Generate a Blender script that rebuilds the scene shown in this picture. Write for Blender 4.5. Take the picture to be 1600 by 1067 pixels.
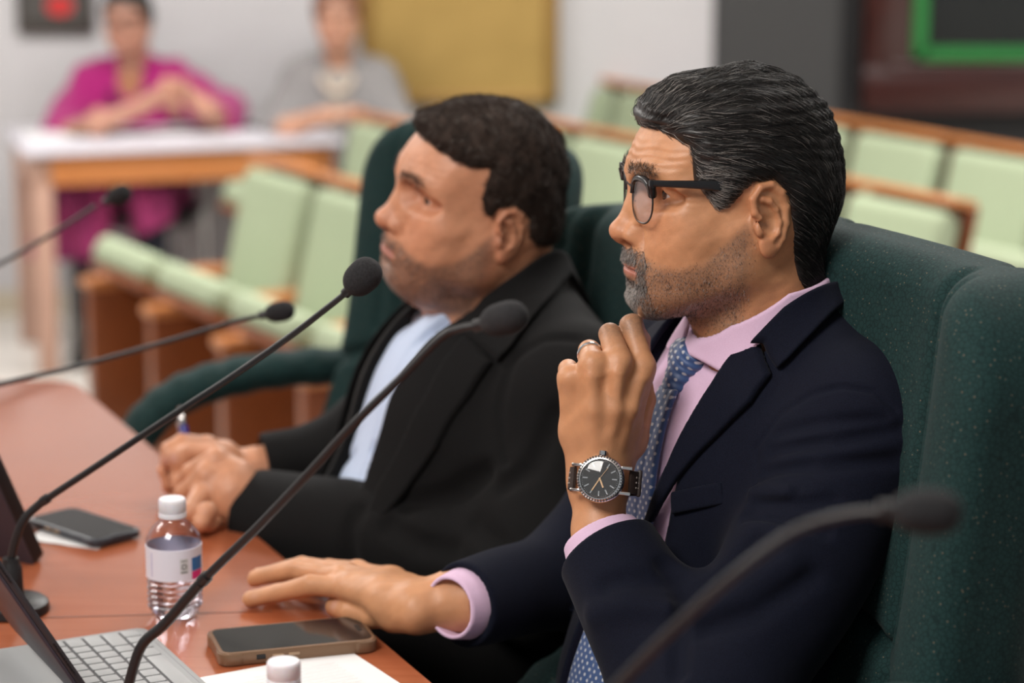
import bpy, bmesh, math, random
import numpy as np
from mathutils import Vector, Matrix

for o in list(bpy.data.objects): bpy.data.objects.remove(o, do_unlink=True)
scene = bpy.context.scene
col = scene.collection
random.seed(7)
rng = np.random.default_rng(7)

# ------------------------------------------------------------------ camera
FPX = 3778.0
PITCH = math.atan(800/FPX)
H = 1.55
cam = bpy.data.objects.new('camera', bpy.data.cameras.new('camera'))
col.objects.link(cam)
cam.location = (0, 0, H)
cam.rotation_euler = (math.pi/2-PITCH, 0, 0)
cam.data.sensor_width = 36
cam.data.lens = 36*FPX/1600
cam.data.clip_end = 60
cam.data.dof.use_dof = True
cam.data.dof.focus_distance = 2.215
cam.data.dof.aperture_fstop = 3.3
scene.camera = cam
scene.view_settings.view_transform = 'Standard'
scene.view_settings.look = 'None'
scene.view_settings.gamma = 1
scene.view_settings.use_curve_mapping = False
scene.view_settings.exposure = 0.0

# ------------------------------------------------------------------ light
world = bpy.data.worlds.new('world'); scene.world = world
world.use_nodes = True
world.node_tree.nodes['Background'].inputs[0].default_value = (0.9, 0.95, 1.0, 1)
world.node_tree.nodes['Background'].inputs[1].default_value = 0.31
def area(name, loc, target, size, power, colr=(1, 1, 1), sy=None):
    l = bpy.data.lights.new(name, 'AREA')
    l.energy = power; l.color = colr; l.size = size
    if sy: l.shape = 'RECTANGLE'; l.size_y = sy
    o = bpy.data.objects.new(name, l); col.objects.link(o)
    o.location = loc
    o.rotation_euler = (Vector(target)-Vector(loc)).to_track_quat('-Z', 'Y').to_euler()
    return o
area('ceiling_light', (-0.9, 0.9, 2.65), (0.1, 2.3, 0.9), 0.9, 58, (1, .95, .90))
area('ceiling_light', (0.6, 3.2, 2.7), (0.3, 2.6, 0.5), 1.0, 22, (1, .97, .93))
area('ceiling_light', (-2.2, 3.2, 2.7), (-0.6, 3.2, 0.5), 1.2, 42, (1, .97, .93))
for _x, _y in ((-2.2, 6.2), (0.4, 6.0), (2.6, 5.6)):
    area('ceiling_light', (_x, _y, 2.75), (_x, _y+.15, 0), 1.4, 95, (1, .97, .94))

# ------------------------------------------------------------------ pixel helpers
_cp, _sp = math.cos(PITCH), math.sin(PITCH)
def ray(px, py):
    u = (px-800)/FPX; v = (533.5-py)/FPX
    return Vector((u, _cp+v*_sp, -_sp+v*_cp))
def P(px, py, Y):
    d = ray(px, py); return Vector((0, 0, H))+d*(Y/d.y)
def T(px, py, z):
    d = ray(px, py); return Vector((0, 0, H))+d*((z-H)/d.z)

# ------------------------------------------------------------------ naming
def tag(o, label=None, cat=None, group=None, kind=None):
    if label: o['label'] = label
    if cat: o['category'] = cat
    if group: o['group'] = group
    if kind: o['kind'] = kind
    return o
def empty(name, loc=(0, 0, 0), rz=0.0, label=None, cat=None, group=None):
    o = bpy.data.objects.new(name, None); col.objects.link(o)
    o.location = loc; o.rotation_euler = (0, 0, rz); o.empty_display_size = .05
    return tag(o, label, cat, group)
def link(name, me, mat=None, parent=None):
    o = bpy.data.objects.new(name, me); col.objects.link(o)
    if mat is not None and not me.materials: me.materials.append(mat)
    if parent is not None: o.parent = parent
    return o
def wlink(name, me, mat, parent):
    """link a mesh whose verts are in world space under an unrotated empty"""
    me.transform(Matrix.Translation(-Vector(parent_world(parent))))
    return link(name, me, mat, parent)
def parent_world(o):
    v = Vector((0, 0, 0))
    while o is not None:
        v += o.location; o = o.parent
    return v
def copy_tree(o, parent=None):
    c = o.copy(); col.objects.link(c); c.parent = parent
    for ch in list(o.children): copy_tree(ch, c)
    return c

# ------------------------------------------------------------------ materials
def mat(name, color=(.8, .8, .8), rough=.5, metal=0, **kw):
    m = bpy.data.materials.new(name); m.use_nodes = True
    b = m.node_tree.nodes['Principled BSDF']
    b.inputs['Base Color'].default_value = (*color, 1)
    b.inputs['Roughness'].default_value = rough
    b.inputs['Metallic'].default_value = metal
    for k, v in kw.items():
        k = k.replace('_', ' ')
        b.inputs[k].default_value = v
    return m
class N:
    """tiny node-building helper"""
    def __init__(s, m):
        s.m = m; s.t = m.node_tree; s.b = s.t.nodes['Principled BSDF']
    def n(s, kind, **kw):
        x = s.t.nodes.new(kind)
        for k, v in kw.items():
            if k.startswith('i_'):
                key = k[2:]; key = int(key) if key.isdigit() else key.replace('_', ' ')
                x.inputs[key].default_value = v
            else: setattr(x, k, v)
        return x
    def l(s, a, ao, b, bi):
        s.t.links.new(a.outputs[ao], b.inputs[bi])
    def coord(s, out='Object', scale=(1, 1, 1), rot=(0, 0, 0)):
        c = s.n('ShaderNodeTexCoord'); mp = s.n('ShaderNodeMapping')
        mp.inputs['Scale'].default_value = scale; mp.inputs['Rotation'].default_value = rot
        s.l(c, out, mp, 'Vector'); return mp
    def ramp(s, src, out, stops):
        r = s.n('ShaderNodeValToRGB'); e = r.color_ramp.elements
        while len(e) < len(stops): e.new(.5)
        for el, (p, c) in zip(e, stops):
            el.position = p; el.color = (*c, 1) if len(c) == 3 else c
        s.l(src, out, r, 'Fac'); return r
    def bump(s, src, out, strength=.2, dist=.001, bsdf=None):
        b = s.n('ShaderNodeBump'); b.inputs['Strength'].default_value = strength
        b.inputs['Distance'].default_value = dist
        s.l(src, out, b, 'Height'); s.l(b, 'Normal', bsdf or s.b, 'Normal'); return b
def noisy(name, c1, c2, scale, rough=.6, bump=.1, dist=.001, detail=4, stretch=(1, 1, 1), **kw):
    m = mat(name, c1, rough, **kw); q = N(m)
    mp = q.coord('Object', stretch)
    t = q.n('ShaderNodeTexNoise', i_Scale=scale, i_Detail=detail)
    q.l(mp, 'Vector', t, 'Vector')
    r = q.ramp(t, 'Fac', [(.3, c1), (.7, c2)])
    q.l(r, 'Color', q.b, 'Base Color')
    if bump: q.bump(t, 'Fac', bump, dist)
    return m
def vcol_mat(name, rough=.5, **kw):
    m = mat(name, (.5, .5, .5), rough, **kw); q = N(m)
    a = q.n('ShaderNodeAttribute', attribute_name='tint')
    q.l(a, 'Color', q.b, 'Base Color')
    return m

def thin_clear(name, rough, ior, tint, extra=.0):
    """thin transparent sheet: see-through with a fresnel gloss"""
    m = bpy.data.materials.new(name); m.use_nodes = True; t = m.node_tree; t.nodes.clear()
    o = t.nodes.new('ShaderNodeOutputMaterial'); mx = t.nodes.new('ShaderNodeMixShader')
    tr = t.nodes.new('ShaderNodeBsdfTransparent'); gl_ = t.nodes.new('ShaderNodeBsdfGlossy'); lw = t.nodes.new('ShaderNodeLayerWeight')
    pw = t.nodes.new('ShaderNodeMath'); pw.operation = 'POWER'; pw.inputs[1].default_value = 3.5
    ma = t.nodes.new('ShaderNodeMath'); ma.operation = 'MULTIPLY_ADD'; ma.inputs[1].default_value = .55; ma.inputs[2].default_value = .045
    lw.inputs['Blend'].default_value = .5
    tr.inputs[0].default_value = (*tint, 1); gl_.inputs['Roughness'].default_value = rough
    t.links.new(lw.outputs['Facing'], pw.inputs[0]); t.links.new(pw.outputs[0], ma.inputs[0])
    t.links.new(ma.outputs[0], mx.inputs[0]); t.links.new(tr.outputs[0], mx.inputs[1]); t.links.new(gl_.outputs[0], mx.inputs[2]); t.links.new(mx.outputs[0], o.inputs[0])
    return m

# ------------------------------------------------------------------ signed distance tools
F4 = np.float32
def sph(p, c, r): return np.linalg.norm(p-np.array(c, F4), axis=1)-r
def ell(p, c, r, R=None):
    q = p-np.array(c, F4)
    if R is not None: q = q@np.array(R, F4)
    r = np.array(r, F4)
    k0 = np.linalg.norm(q/r, axis=1); k1 = np.linalg.norm(q/(r*r), axis=1)+1e-9
    return k0*(k0-1)/k1
def cap(p, a, b, ra, rb=None):
    if rb is None: rb = ra
    a = np.array(a, F4); b = np.array(b, F4); ab = b-a
    h = np.clip(((p-a)@ab)/max(float(ab@ab), 1e-12), 0, 1)
    return np.linalg.norm(p-a-h[:, None]*ab, axis=1)-(ra+(rb-ra)*h)
def rbox(p, c, hs, r=0, R=None):
    q = p-np.array(c, F4)
    if R is not None: q = q@np.array(R, F4)
    d = np.abs(q)-(np.array(hs, F4)-r)
    return np.linalg.norm(np.maximum(d, 0), axis=1)+np.minimum(d.max(1), 0)-r
def smin(a, b, k):
    if k <= 0: return np.minimum(a, b)
    h = np.maximum(k-np.abs(a-b), 0)/k
    return np.minimum(a, b)-h*h*k*.25
def smax(a, b, k): return -smin(-a, -b, k)
def poly2(x, y, pts):
    """signed distance to a 2d polygon (negative inside)"""
    pts = np.array(pts, F4); n = len(pts)
    d = np.full(x.shape, 1e9, F4); s = np.ones(x.shape, F4)
    for i in range(n):
        vi = pts[i]; vj = pts[i-1]; e = vj-vi
        wx = x-vi[0]; wy = y-vi[1]
        t = np.clip((wx*e[0]+wy*e[1])/(e@e+1e-12), 0, 1)
        d = np.minimum(d, (wx-e[0]*t)**2+(wy-e[1]*t)**2)
        c1 = y >= vi[1]; c2 = y < vj[1]; c3 = e[0]*wy > e[1]*wx
        flip = (c1 & c2 & c3) | (~c1 & ~c2 & ~c3)
        s = np.where(flip, -s, s)
    return s*np.sqrt(d)
def rot(ax=0, ay=0, az=0):
    """columns = local axes in parent space"""
    return np.array((Matrix.Rotation(math.radians(az), 3, 'Z')@Matrix.Rotation(math.radians(ay), 3, 'Y')@Matrix.Rotation(math.radians(ax), 3, 'X')), F4)
def vnoise(p, f, seed=0):
    """cheap smooth pseudo noise in about -1..1"""
    r = np.random.default_rng(seed); out = 0
    for k in range(5):
        d = r.normal(size=3); d = d/np.linalg.norm(d)*f*(.7+.6*r.random())
        d2 = r.normal(size=3)*f*.6
        out = out+np.sin(p@d.astype(F4)+r.random()*6.28+1.3*np.sin(p@d2.astype(F4)+r.random()*6.28))
    return out/3.2
def grad(f, p, e=4e-4):
    g = np.empty_like(p)
    for i in range(3):
        q = p.copy(); q[:, i] += e; a = f(q); q[:, i] -= 2*e
        g[:, i] = a-f(q)
    return g/(np.linalg.norm(g, axis=1)[:, None]+1e-12)

def isosurf(f, lo, hi, h, B=8, refine=1, slack=1.25):
    lo = np.array(lo, float); hi = np.array(hi, float)
    nb = np.maximum(np.ceil((hi-lo)/(h*B)).astype(int), 1); n = nb*B
    cs = [lo[i]+(np.arange(nb[i])+.5)*B*h for i in range(3)]
    C = np.stack(np.meshgrid(*cs, indexing='ij'), -1).reshape(-1, 3).astype(F4)
    fc = f(C).reshape(nb)
    act = np.abs(fc) < B*h*.87*slack+h
    V = np.repeat(np.repeat(np.repeat(fc.astype(F4), B, 0), B, 1), B, 2)
    ai = np.argwhere(act)
    off = np.stack(np.meshgrid(*[np.arange(B)]*3, indexing='ij'), -1).reshape(-1, 3)
    for s in range(0, len(ai), 1200):
        idx = (ai[s:s+1200, None, :]*B+off[None]).reshape(-1, 3)
        V[idx[:, 0], idx[:, 1], idx[:, 2]] = f((lo+idx*h).astype(F4))
    ins = V < 0
    a = ins[:-1, :-1, :-1]; cnt = np.zeros(a.shape, np.int8)
    sl = [(slice(None, -1), slice(1, None))[k] for k in (0, 1)]
    for i in (0, 1):
        for j in (0, 1):
            for k in (0, 1): cnt += ins[sl[i], sl[j], sl[k]]
    cells = np.argwhere((cnt > 0) & (cnt < 8))
    vid = np.full(a.shape, -1, np.int64); vid[cells[:, 0], cells[:, 1], cells[:, 2]] = np.arange(len(cells))
    acc = np.zeros((len(cells), 3)); num = np.zeros(len(cells))
    corners = [(i, j, k) for i in (0, 1) for j in (0, 1) for k in (0, 1)]
    for ca in corners:
        for ax in range(3):
            if ca[ax]: continue
            cb = list(ca); cb[ax] = 1
            va = V[cells[:, 0]+ca[0], cells[:, 1]+ca[1], cells[:, 2]+ca[2]]
            vb = V[cells[:, 0]+cb[0], cells[:, 1]+cb[1], cells[:, 2]+cb[2]]
            m = (va < 0) != (vb < 0)
            t = np.where(m, va/np.where(m, va-vb, 1), 0)
            pos = np.tile(np.array(ca, float), (len(cells), 1)); pos[:, ax] = t
            acc += pos*m[:, None]; num += m
    verts = lo+(cells+acc/num[:, None])*h
    quads = []
    for ax in range(3):
        o1, o2 = [(1, 2), (2, 0), (0, 1)][ax]
        s0 = [slice(1, -1)]*3; s1 = [slice(1, -1)]*3
        s0[ax] = slice(0, -1); s1[ax] = slice(1, None)
        A = ins[tuple(s0)]; Bm = ins[tuple(s1)]
        for flip in (0, 1):
            e = np.argwhere((A & ~Bm) if not flip else (~A & Bm))
            if not len(e): continue
            base = e.copy()
            for k in range(3):
                if k != ax: base[:, k] += 1
            def vv(d1, d2):
                q = base.copy(); q[:, o1] += d1; q[:, o2] += d2
                return vid[q[:, 0], q[:, 1], q[:, 2]]
            Q = np.stack([vv(-1, -1), vv(0, -1), vv(0, 0), vv(-1, 0)], 1)
            if flip: Q = Q[:, ::-1]
            quads.append(Q)
    quads = np.concatenate(quads); quads = quads[(quads >= 0).all(1)]
    verts = verts.astype(F4)
    for _ in range(refine):
        e = h*.4; g = np.empty_like(verts); d0 = f(verts)
        for i in range(3):
            q = verts.copy(); q[:, i] += e; g[:, i] = (f(q)-d0)/e
        gn = (g*g).sum(1)+1e-6
        verts = verts-g*np.clip(d0/gn, -h, h)[:, None]*.9
    return verts, quads
def npmesh(name, v, q, tint=None, smooth=True):
    me = bpy.data.meshes.new(name)
    v = np.asarray(v, np.float32); q = np.asarray(q, np.int32)
    k = q.shape[1]
    me.vertices.add(len(v)); me.vertices.foreach_set('co', v.ravel())
    me.loops.add(q.size); me.loops.foreach_set('vertex_index', q.ravel())
    me.polygons.add(len(q)); me.polygons.foreach_set('loop_start', np.arange(0, q.size, k, dtype=np.int32))
    me.update(calc_edges=True)
    if smooth: me.polygons.foreach_set('use_smooth', np.ones(len(q), bool))
    if tint is not None:
        at = me.color_attributes.new('tint', 'FLOAT_COLOR', 'POINT')
        c = np.ones((len(v), 4), np.float32); c[:, :3] = tint
        at.data.foreach_set('color', c.ravel())
    me.validate()
    return me
def sdf_mesh(name, f, lo, hi, h, tint=None, X=None, **kw):
    """isosurface of f; X = 4x4 applied to verts; tint = function of local verts"""
    v, q = isosurf(f, lo, hi, h, **kw)
    t = tint(v) if callable(tint) else tint
    if X is not None:
        X = np.array(X, float); v = v@X[:3, :3].T+X[:3, 3]
    return npmesh(name, v, q, t)
def merge(parts):
    """merge list of (v,q,tint)"""
    vs, qs, ts = [], [], []; n = 0
    for v, q, t in parts:
        vs.append(v); qs.append(q+n); n += len(v)
        if t is not None: ts.append(np.broadcast_to(t, (len(v), 3)))
    return np.concatenate(vs), np.concatenate(qs), (np.concatenate(ts) if ts else None)

def strand_mesh(name, pl, r, tint, sides=3):
    """pl (M,K,3) polylines, r scalar or (M,), tint (M,3)"""
    M, K, _ = pl.shape
    t = np.gradient(pl, axis=1); t /= np.linalg.norm(t, axis=2)[..., None]+1e-9
    up = rng.normal(size=(M, 1, 3)); a = np.cross(t, np.broadcast_to(up, t.shape)); a /= np.linalg.norm(a, axis=2)[..., None]+1e-9
    b = np.cross(t, a)
    prof = (1-np.linspace(0, 1, K)**2.2*.85)
    rr = np.broadcast_to(np.asarray(r), (M,))[:, None]*prof[None]
    ring = []
    for s in range(sides):
        th = 2*math.pi*s/sides
        ring.append(pl+(a*math.cos(th)+b*math.sin(th))*rr[..., None])
    V = np.stack(ring, 2)          # M,K,S,3
    idx = np.arange(M*K*sides).reshape(M, K, sides)
    Q = []
    for s in range(sides):
        s2 = (s+1) % sides
        Q.append(np.stack([idx[:, :-1, s], idx[:, :-1, s2], idx[:, 1:, s2], idx[:, 1:, s]], -1).reshape(-1, 4))
    tt = np.repeat(tint, K*sides, 0)
    return npmesh(name, V.reshape(-1, 3), np.concatenate(Q), tt)

# ------------------------------------------------------------------ polygon tools
class MB:
    def __init__(s): s.bm = bmesh.new()
    def box(s, c, size, R=None, bev=0, seg=2):
        r = bmesh.ops.create_cube(s.bm, size=1)
        M = Matrix.Translation(c)@((R.to_4x4()) if R is not None else Matrix.Identity(4))@Matrix.Diagonal((*size, 1))
        bmesh.ops.transform(s.bm, matrix=M, verts=r['verts'])
        if bev:
            es = list({e for v in r['verts'] for e in v.link_edges})
            bmesh.ops.bevel(s.bm, geom=es, offset=bev, segments=seg, profile=.5, affect='EDGES')
        return s
    def prism(s, pts, z0, z1, bev=0, M=None, seg=2):
        """vertical extrusion of a 2d outline"""
        vs = [s.bm.verts.new((x, y, z0)) for x, y in pts]
        f = s.bm.faces.new(vs)
        r = bmesh.ops.extrude_face_region(s.bm, geom=[f])
        nv = [g for g in r['geom'] if isinstance(g, bmesh.types.BMVert)]
        bmesh.ops.translate(s.bm, verts=nv, vec=(0, 0, z1-z0))
        allv = vs+nv
        fs = list({f for v in allv for f in v.link_faces})
        bmesh.ops.recalc_face_normals(s.bm, faces=fs)
        if bev:
            es = list({e for v in allv for e in v.link_edges})
            g = bmesh.ops.bevel(s.bm, geom=es, offset=bev, segments=seg, profile=.5, affect='EDGES')
            allv = list({v for f in g['faces'] for v in f.verts} | {v for v in allv if v.is_valid})
        if M is not None: bmesh.ops.transform(s.bm, matrix=M, verts=[v for v in allv if v.is_valid])
        return s
    def lathe(s, prof, n=32, M=None, mod=None):
        rows = []
        for (r, z) in prof:
            row = []
            for i in range(n):
                th = 2*math.pi*i/n; k = mod(th, z) if mod else 1
                row.append(s.bm.verts.new((r*k*math.cos(th), r*k*math.sin(th), z)))
            rows.append(row)
        for a, b in zip(rows, rows[1:]):
            for i in range(n):
                s.bm.faces.new((a[i], a[(i+1) % n], b[(i+1) % n], b[i]))
        if prof[0][0] > 1e-5 and mod is None or True:
            try: s.bm.faces.new(rows[0][::-1]); s.bm.faces.new(rows[-1])
            except Exception: pass
        if M is not None: bmesh.ops.transform(s.bm, matrix=M, verts=[v for r_ in rows for v in r_])
        return s
    def tube(s, pts, r, n=12, cap=True, M=None):
        pts = [Vector(p) for p in pts]; K = len(pts)
        rs = r if hasattr(r, '__len__') else [r]*K
        t0 = (pts[1]-pts[0]).normalized()
        a = t0.orthogonal().normalized(); rows = []
        for i, p in enumerate(pts):
            t = (pts[min(i+1, K-1)]-pts[max(i-1, 0)]).normalized()
            a = (a-t*a.dot(t)).normalized(); b = t.cross(a)
            rows.append([s.bm.verts.new(p+(a*math.cos(2*math.pi*j/n)+b*math.sin(2*math.pi*j/n))*rs[i]) for j in range(n)])
        for A, B in zip(rows, rows[1:]):
            for j in range(n): s.bm.faces.new((A[j], A[(j+1) % n], B[(j+1) % n], B[j]))
        if cap: s.bm.faces.new(rows[0][::-1]); s.bm.faces.new(rows[-1])
        if M is not None: bmesh.ops.transform(s.bm, matrix=M, verts=[v for r_ in rows for v in r_])
        return s
    def build(s, name, m=None, parent=None, smooth=True, M=None, world=False, angle=40):
        bmesh.ops.recalc_face_normals(s.bm, faces=s.bm.faces[:])
        me = bpy.data.meshes.new(name); s.bm.to_mesh(me); s.bm.free()
        if M is not None: me.transform(M)
        if smooth:
            me.polygons.foreach_set('use_smooth', [True]*len(me.polygons))
            try: me.set_sharp_from_angle(angle=math.radians(angle))
            except Exception: pass
        if world: return wlink(name, me, m, parent)
        return link(name, me, m, parent)
def spline(pts, n):
    """catmull-rom through 3d points, n samples per segment"""
    P_ = [Vector(p) for p in pts]; P_ = [P_[0]*2-P_[1]]+P_+[P_[-1]*2-P_[-2]]
    out = []
    for i in range(1, len(P_)-2):
        p0, p1, p2, p3 = P_[i-1:i+3]
        for k in range(n):
            t = k/n
            out.append(.5*((2*p1)+(-p0+p2)*t+(2*p0-5*p1+4*p2-p3)*t*t+(-p0+3*p1-3*p2+p3)*t**3))
    out.append(P_[-2]); return out
# ------------------------------------------------------------------ heads (x forward, y left, z up, origin between the ears)
HP = dict(fat=0.0, nose=1.0, ear=1.0, neck=((-.030, 0, -.02), (-.072, 0, -.20), .056, .062), chin=0.0, brow=1.0, lidgap=.0060, round=0.0)
def skull(p, h):
    f = h['fat']
    d = ell(p, (-.006, 0, .042), (.087, .0745+f*.3, .080))
    d = smin(d, ell(p, (.034, 0, .044), (.0615, .0625+f*.3, .056)), .03)
    d = smin(d, ell(p, (-.034, 0, .004), (.052, .057+f*.5, .050)), .04)
    return d
EARH = [(.006, .001, .0045), (.0125, .010, .0015), (.0125, .022, .0015), (.004, .0305, .003), (-.007, .0305, .0045), (-.0155, .022, .0055), (-.0185, .008, .0058), (-.0165, -.006, .005), (-.0115, -.017, .004), (-.0065, -.023, .003)]
EARA = [(.0035, .020, .002), (-.003, .0165, .0035), (-.0085, .008, .0045), (-.010, -.003, .0045), (-.0065, -.0115, .0045), (-.0005, -.0155, .0045)]
def ear(p, sgn, h):
    """p in head space"""
    e = h['ear']
    q = p.copy(); q[:, 1] *= sgn
    q = q-np.array((-.0115, .0745+h['fat']*.4, -.0005), F4)
    R = rot(0, 9, 0)@rot(0, 0, 24)            # back edge flares outwards
    q = (q@R)/e                               # u forward, v outward, w up
    m = q[:, [0, 2, 1]]
    pl = ell(q, (-.003, -.002, .004), (.0165, .0042, .0275))
    pl = smin(pl, ell(q, (.001, .001, -.022), (.0098, .0042, .0105)), .006)
    pl = smax(pl, -ell(q, (-.003, .0062, .010), (.0125, .0045, .0185)), .003)
    def line(P_, r):
        d = None
        for a, b in zip(P_, P_[1:]):
            c = cap(m, a, b, r); d = c if d is None else smin(d, c, .002)
        return d
    d = smin(pl, line(EARH, .0029), .0028)
    d = smin(d, line(EARA, .0026), .0035)
    d = smin(d, ell(q, (.0105, .0025, -.005), (.0042, .0032, .0062)), .004)
    d = smin(d, ell(q, (.002, .0012, -.0215), (.0095, .0040, .0095)), .003)
    d = smax(d, -ell(q, (.0005, .006, -.0025), (.0078, .0085, .0095)), .0035)
    d = smax(d, -cap(q, (.004, .01, -.002), (.008, -.004, .000), .0042), .002)
    return d*e*.92
def head_sdf(p, h, ears=True):
    f = h['fat']; n = h['nose']
    ya = np.abs(p[:, 1]); m = p.copy(); m[:, 1] = ya       # mirrored
    d = skull(p, h)
    # face masses
    d = smin(d, ell(p, (.041, 0, .002), (.050, .052+f*.6, .062)), .03)
    d = smin(d, ell(m, (.052, .036, -.006), (.0265, .0265+f, .024)), .022)     # cheeks
    d = smin(d, ell(m, (.036, .040+f*.5, -.032), (.036, .0235+f*.5, .032)), .03)
    d = smin(d, ell(m, (.052, .022, -.045), (.036, .030+f*1.1, .036)), .025)        # muzzle side / jowl
    d = smin(d, cap(m, (.010, .048+f*.8, -.050), (.072, .016, -.078-h['chin']), .017+f*.7, .017), .030)   # jawbone
    d = smin(d, cap(m, (.004, .052+f*.5, -.012), (.010, .049+f*.8, -.050), .018+f*.4, .017+f*.6), .020)
    d = smin(d, ell(p, (.046, 0, -.060-h['chin']*.6), (.040, .036+f*.8, .030)), .03)
    d = smin(d, ell(p, (.079, 0, -.081-h['chin']), (.0165, .020+f*.3, .0155)), .018)           # chin
    if f > .004: d = smin(d, ell(p, (.034, 0, -.090), (.045, .050, .034)), .03)   # soft chin
    d = smin(d, ell(p, (.0815, 0, -.047), (.0195, .025, .021)), .018)                # teeth mound
    # brow
    b = h['brow']
    d = smin(d, cap(m, (.088*1.0, .010, .037), (.0775, .036, .0405), .0085*b+.001, .0078), .016)
    d = smin(d, cap(m, (.0775, .036, .0405), (.060, .053, .030), .0075, .006), .014)
    # temples
    d = smax(d, -ell(m, (.046, .084+f*.3, .040), (.026, .015, .028)), .02)
    # eye socket
    d = smax(d, -ell(m, (.0870, .032, .0205), (.0165, .0190, .0130)), .014)
    d = smax(d, -ell(m, (.0720, .0515, .0190), (.0130, .0080, .0070)), .010)
    d = smax(d, -ell(m, (.0905, .017, .019), (.0085, .0070, .013)), .012)
    # eyeball with lids
    ey = (.0625, .032, .0205)
    lid = sph(m, ey, .0146)
    q = m-np.array(ey, F4)
    th = np.arctan2(q[:, 2]+.0010, np.maximum(q[:, 0], 1e-4)+.0)
    az = np.arctan2(q[:, 1], np.maximum(q[:, 0], 1e-4))
    g = h['lidgap']; al = np.clip(1-(az/1.05)**2, 0, 1)
    up = g/.0137*al*1.05; lo = -g/.0137*al*.75
    opening = np.maximum(th-up, lo-th)*.0137
    opening = np.where((q[:, 0] > 0) & (np.abs(az) < 1.05), opening, .01)
    lid = np.where(opening < .003, smax(lid, -np.minimum(opening, .004), .0010), lid)
    lid = smin(lid, cap(m, (.0750, .0200, .0350), (.0690, .0430, .0330), .0035, .0035), .010)
    d = smin(d, lid, .0042)
    d = np.where(sph(m, ey, .0127) < 0, np.maximum(d, -sph(m, ey, .0127)), d)
    # nose
    ns = smin(cap(p, (.0865, 0, .026), (.0945, 0, .006), .0070*n, .0078*n), cap(p, (.0945, 0, .006), (.1062, 0, -.0165), .0078*n, .0092*n), .006)
    ns = smin(ns, ell(p, (.1075, 0, -.0180), (.0098*n, .0115*n, .0088*n)), .007)
    ns = smin(ns, cap(m, (.083, .0080, .012), (.092, .0125*n, -.014), .0075, .0080*n), .010)
    ns = smin(ns, ell(m, (.0960, .0140*n, -.0205), (.0110, .0070*n, .0078)), .0055)
    ns = smin(ns, cap(p, (.104, 0, -.0255), (.094, 0, -.032), .0052, .006), .006)
    d = smin(d, ns, .0085)
    d = smax(d, -ell(m, (.1005, .0072*n, -.0285), (.0066, .0036*n, .0058)), .0028)
    # nasolabial fold
    def line2(a, b):
        ax, az = a; bx, bz = b; e = (bx-ax, bz-az); L = e[0]**2+e[1]**2
        t = np.clip(((ya-ax)*e[0]+(p[:, 2]-az)*e[1])/L, 0, 1)
        return np.sqrt((ya-ax-e[0]*t)**2+(p[:, 2]-az-e[1]*t)**2)
    nl = np.minimum(line2((.0190, -.012), (.0255, -.029)), line2((.0255, -.029), (.0310, -.047)))
    d = d+np.exp(-(nl/.0024)**2)*.0018*h.get('fold', 1)*(p[:, 0] > .05)
    # lips
    lp = cap(m, (.0965, .003, -.0475), (.0900, .0150, -.0500), .0056, .0044)
    lp = smin(lp, cap(m, (.0900, .0150, -.0500), (.0830, .0235, -.0525), .0044, .0022), .004)
    d = smin(d, lp, .005)
    ll = cap(m, (.0945, .004, -.0582), (.0880, .0150, -.0568), .0060, .0042)
    d = smin(d, ll, .005)
    zc = -.0527-.9*np.clip(ya-.012, 0, 1)*.10
    d = d+np.exp(-((p[:, 2]-zc)/.0012)**2)*np.clip((.0265-ya)/.004, 0, 1)*(p[:, 0] > .06)*.0030
    d = smax(d, -ell(p, (.1035, 0, -.0715), (.0100, .020, .0052)), .010)   # below the lip
    d = smax(d, -cap(p, (.1080, 0, -.035), (.1045, 0, -.042), .0014, .0020), .006)   # philtrum
    # neck
    a, bb, ra, rb = h['neck']
    nk = cap(p, a, bb, ra+f*.6, rb+f)
    nk = smin(nk, cap(m, (-.020, .050, -.015), (.006, .020, -.17), .012, .014), .02)     # neck muscle
    d = smin(d, nk, .022)
    d = smin(d, ell(p, (.008, 0, -.105), (.020, .018, .02)), .03)
    if ears:
        d = smin(d, ear(p, 1, h), .0045); d = smin(d, ear(p, -1, h), .0045)
    # forehead and eye creases
    w = h.get('wrinkle', 0)
    if w:
        z = p[:, 2]
        mask = np.exp(-((z-.056)/.012)**2)*np.clip((p[:, 0]-.045)/.03, 0, 1)
        d = d+w*mask*np.sin((z-.6*(ya-.02)**2*4+.0015*np.sin(ya*140))*2*math.pi/.0072)*.00055
        cf = np.exp(-(((m[:, 0]-.055)/.008)**2+((z-.020)/.010)**2))
        d = d+w*cf*np.sin((z-.020)*2*math.pi/.0055)*.00035
        bag = np.exp(-(((m[:, 0]-.078)/.010)**2+((z-.0065-.002*(ya-.03)*60)/.0016)**2))
        d = d+w*bag*.0009
    d = d+vnoise(p, 260, 4)*.00018
    return d
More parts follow.
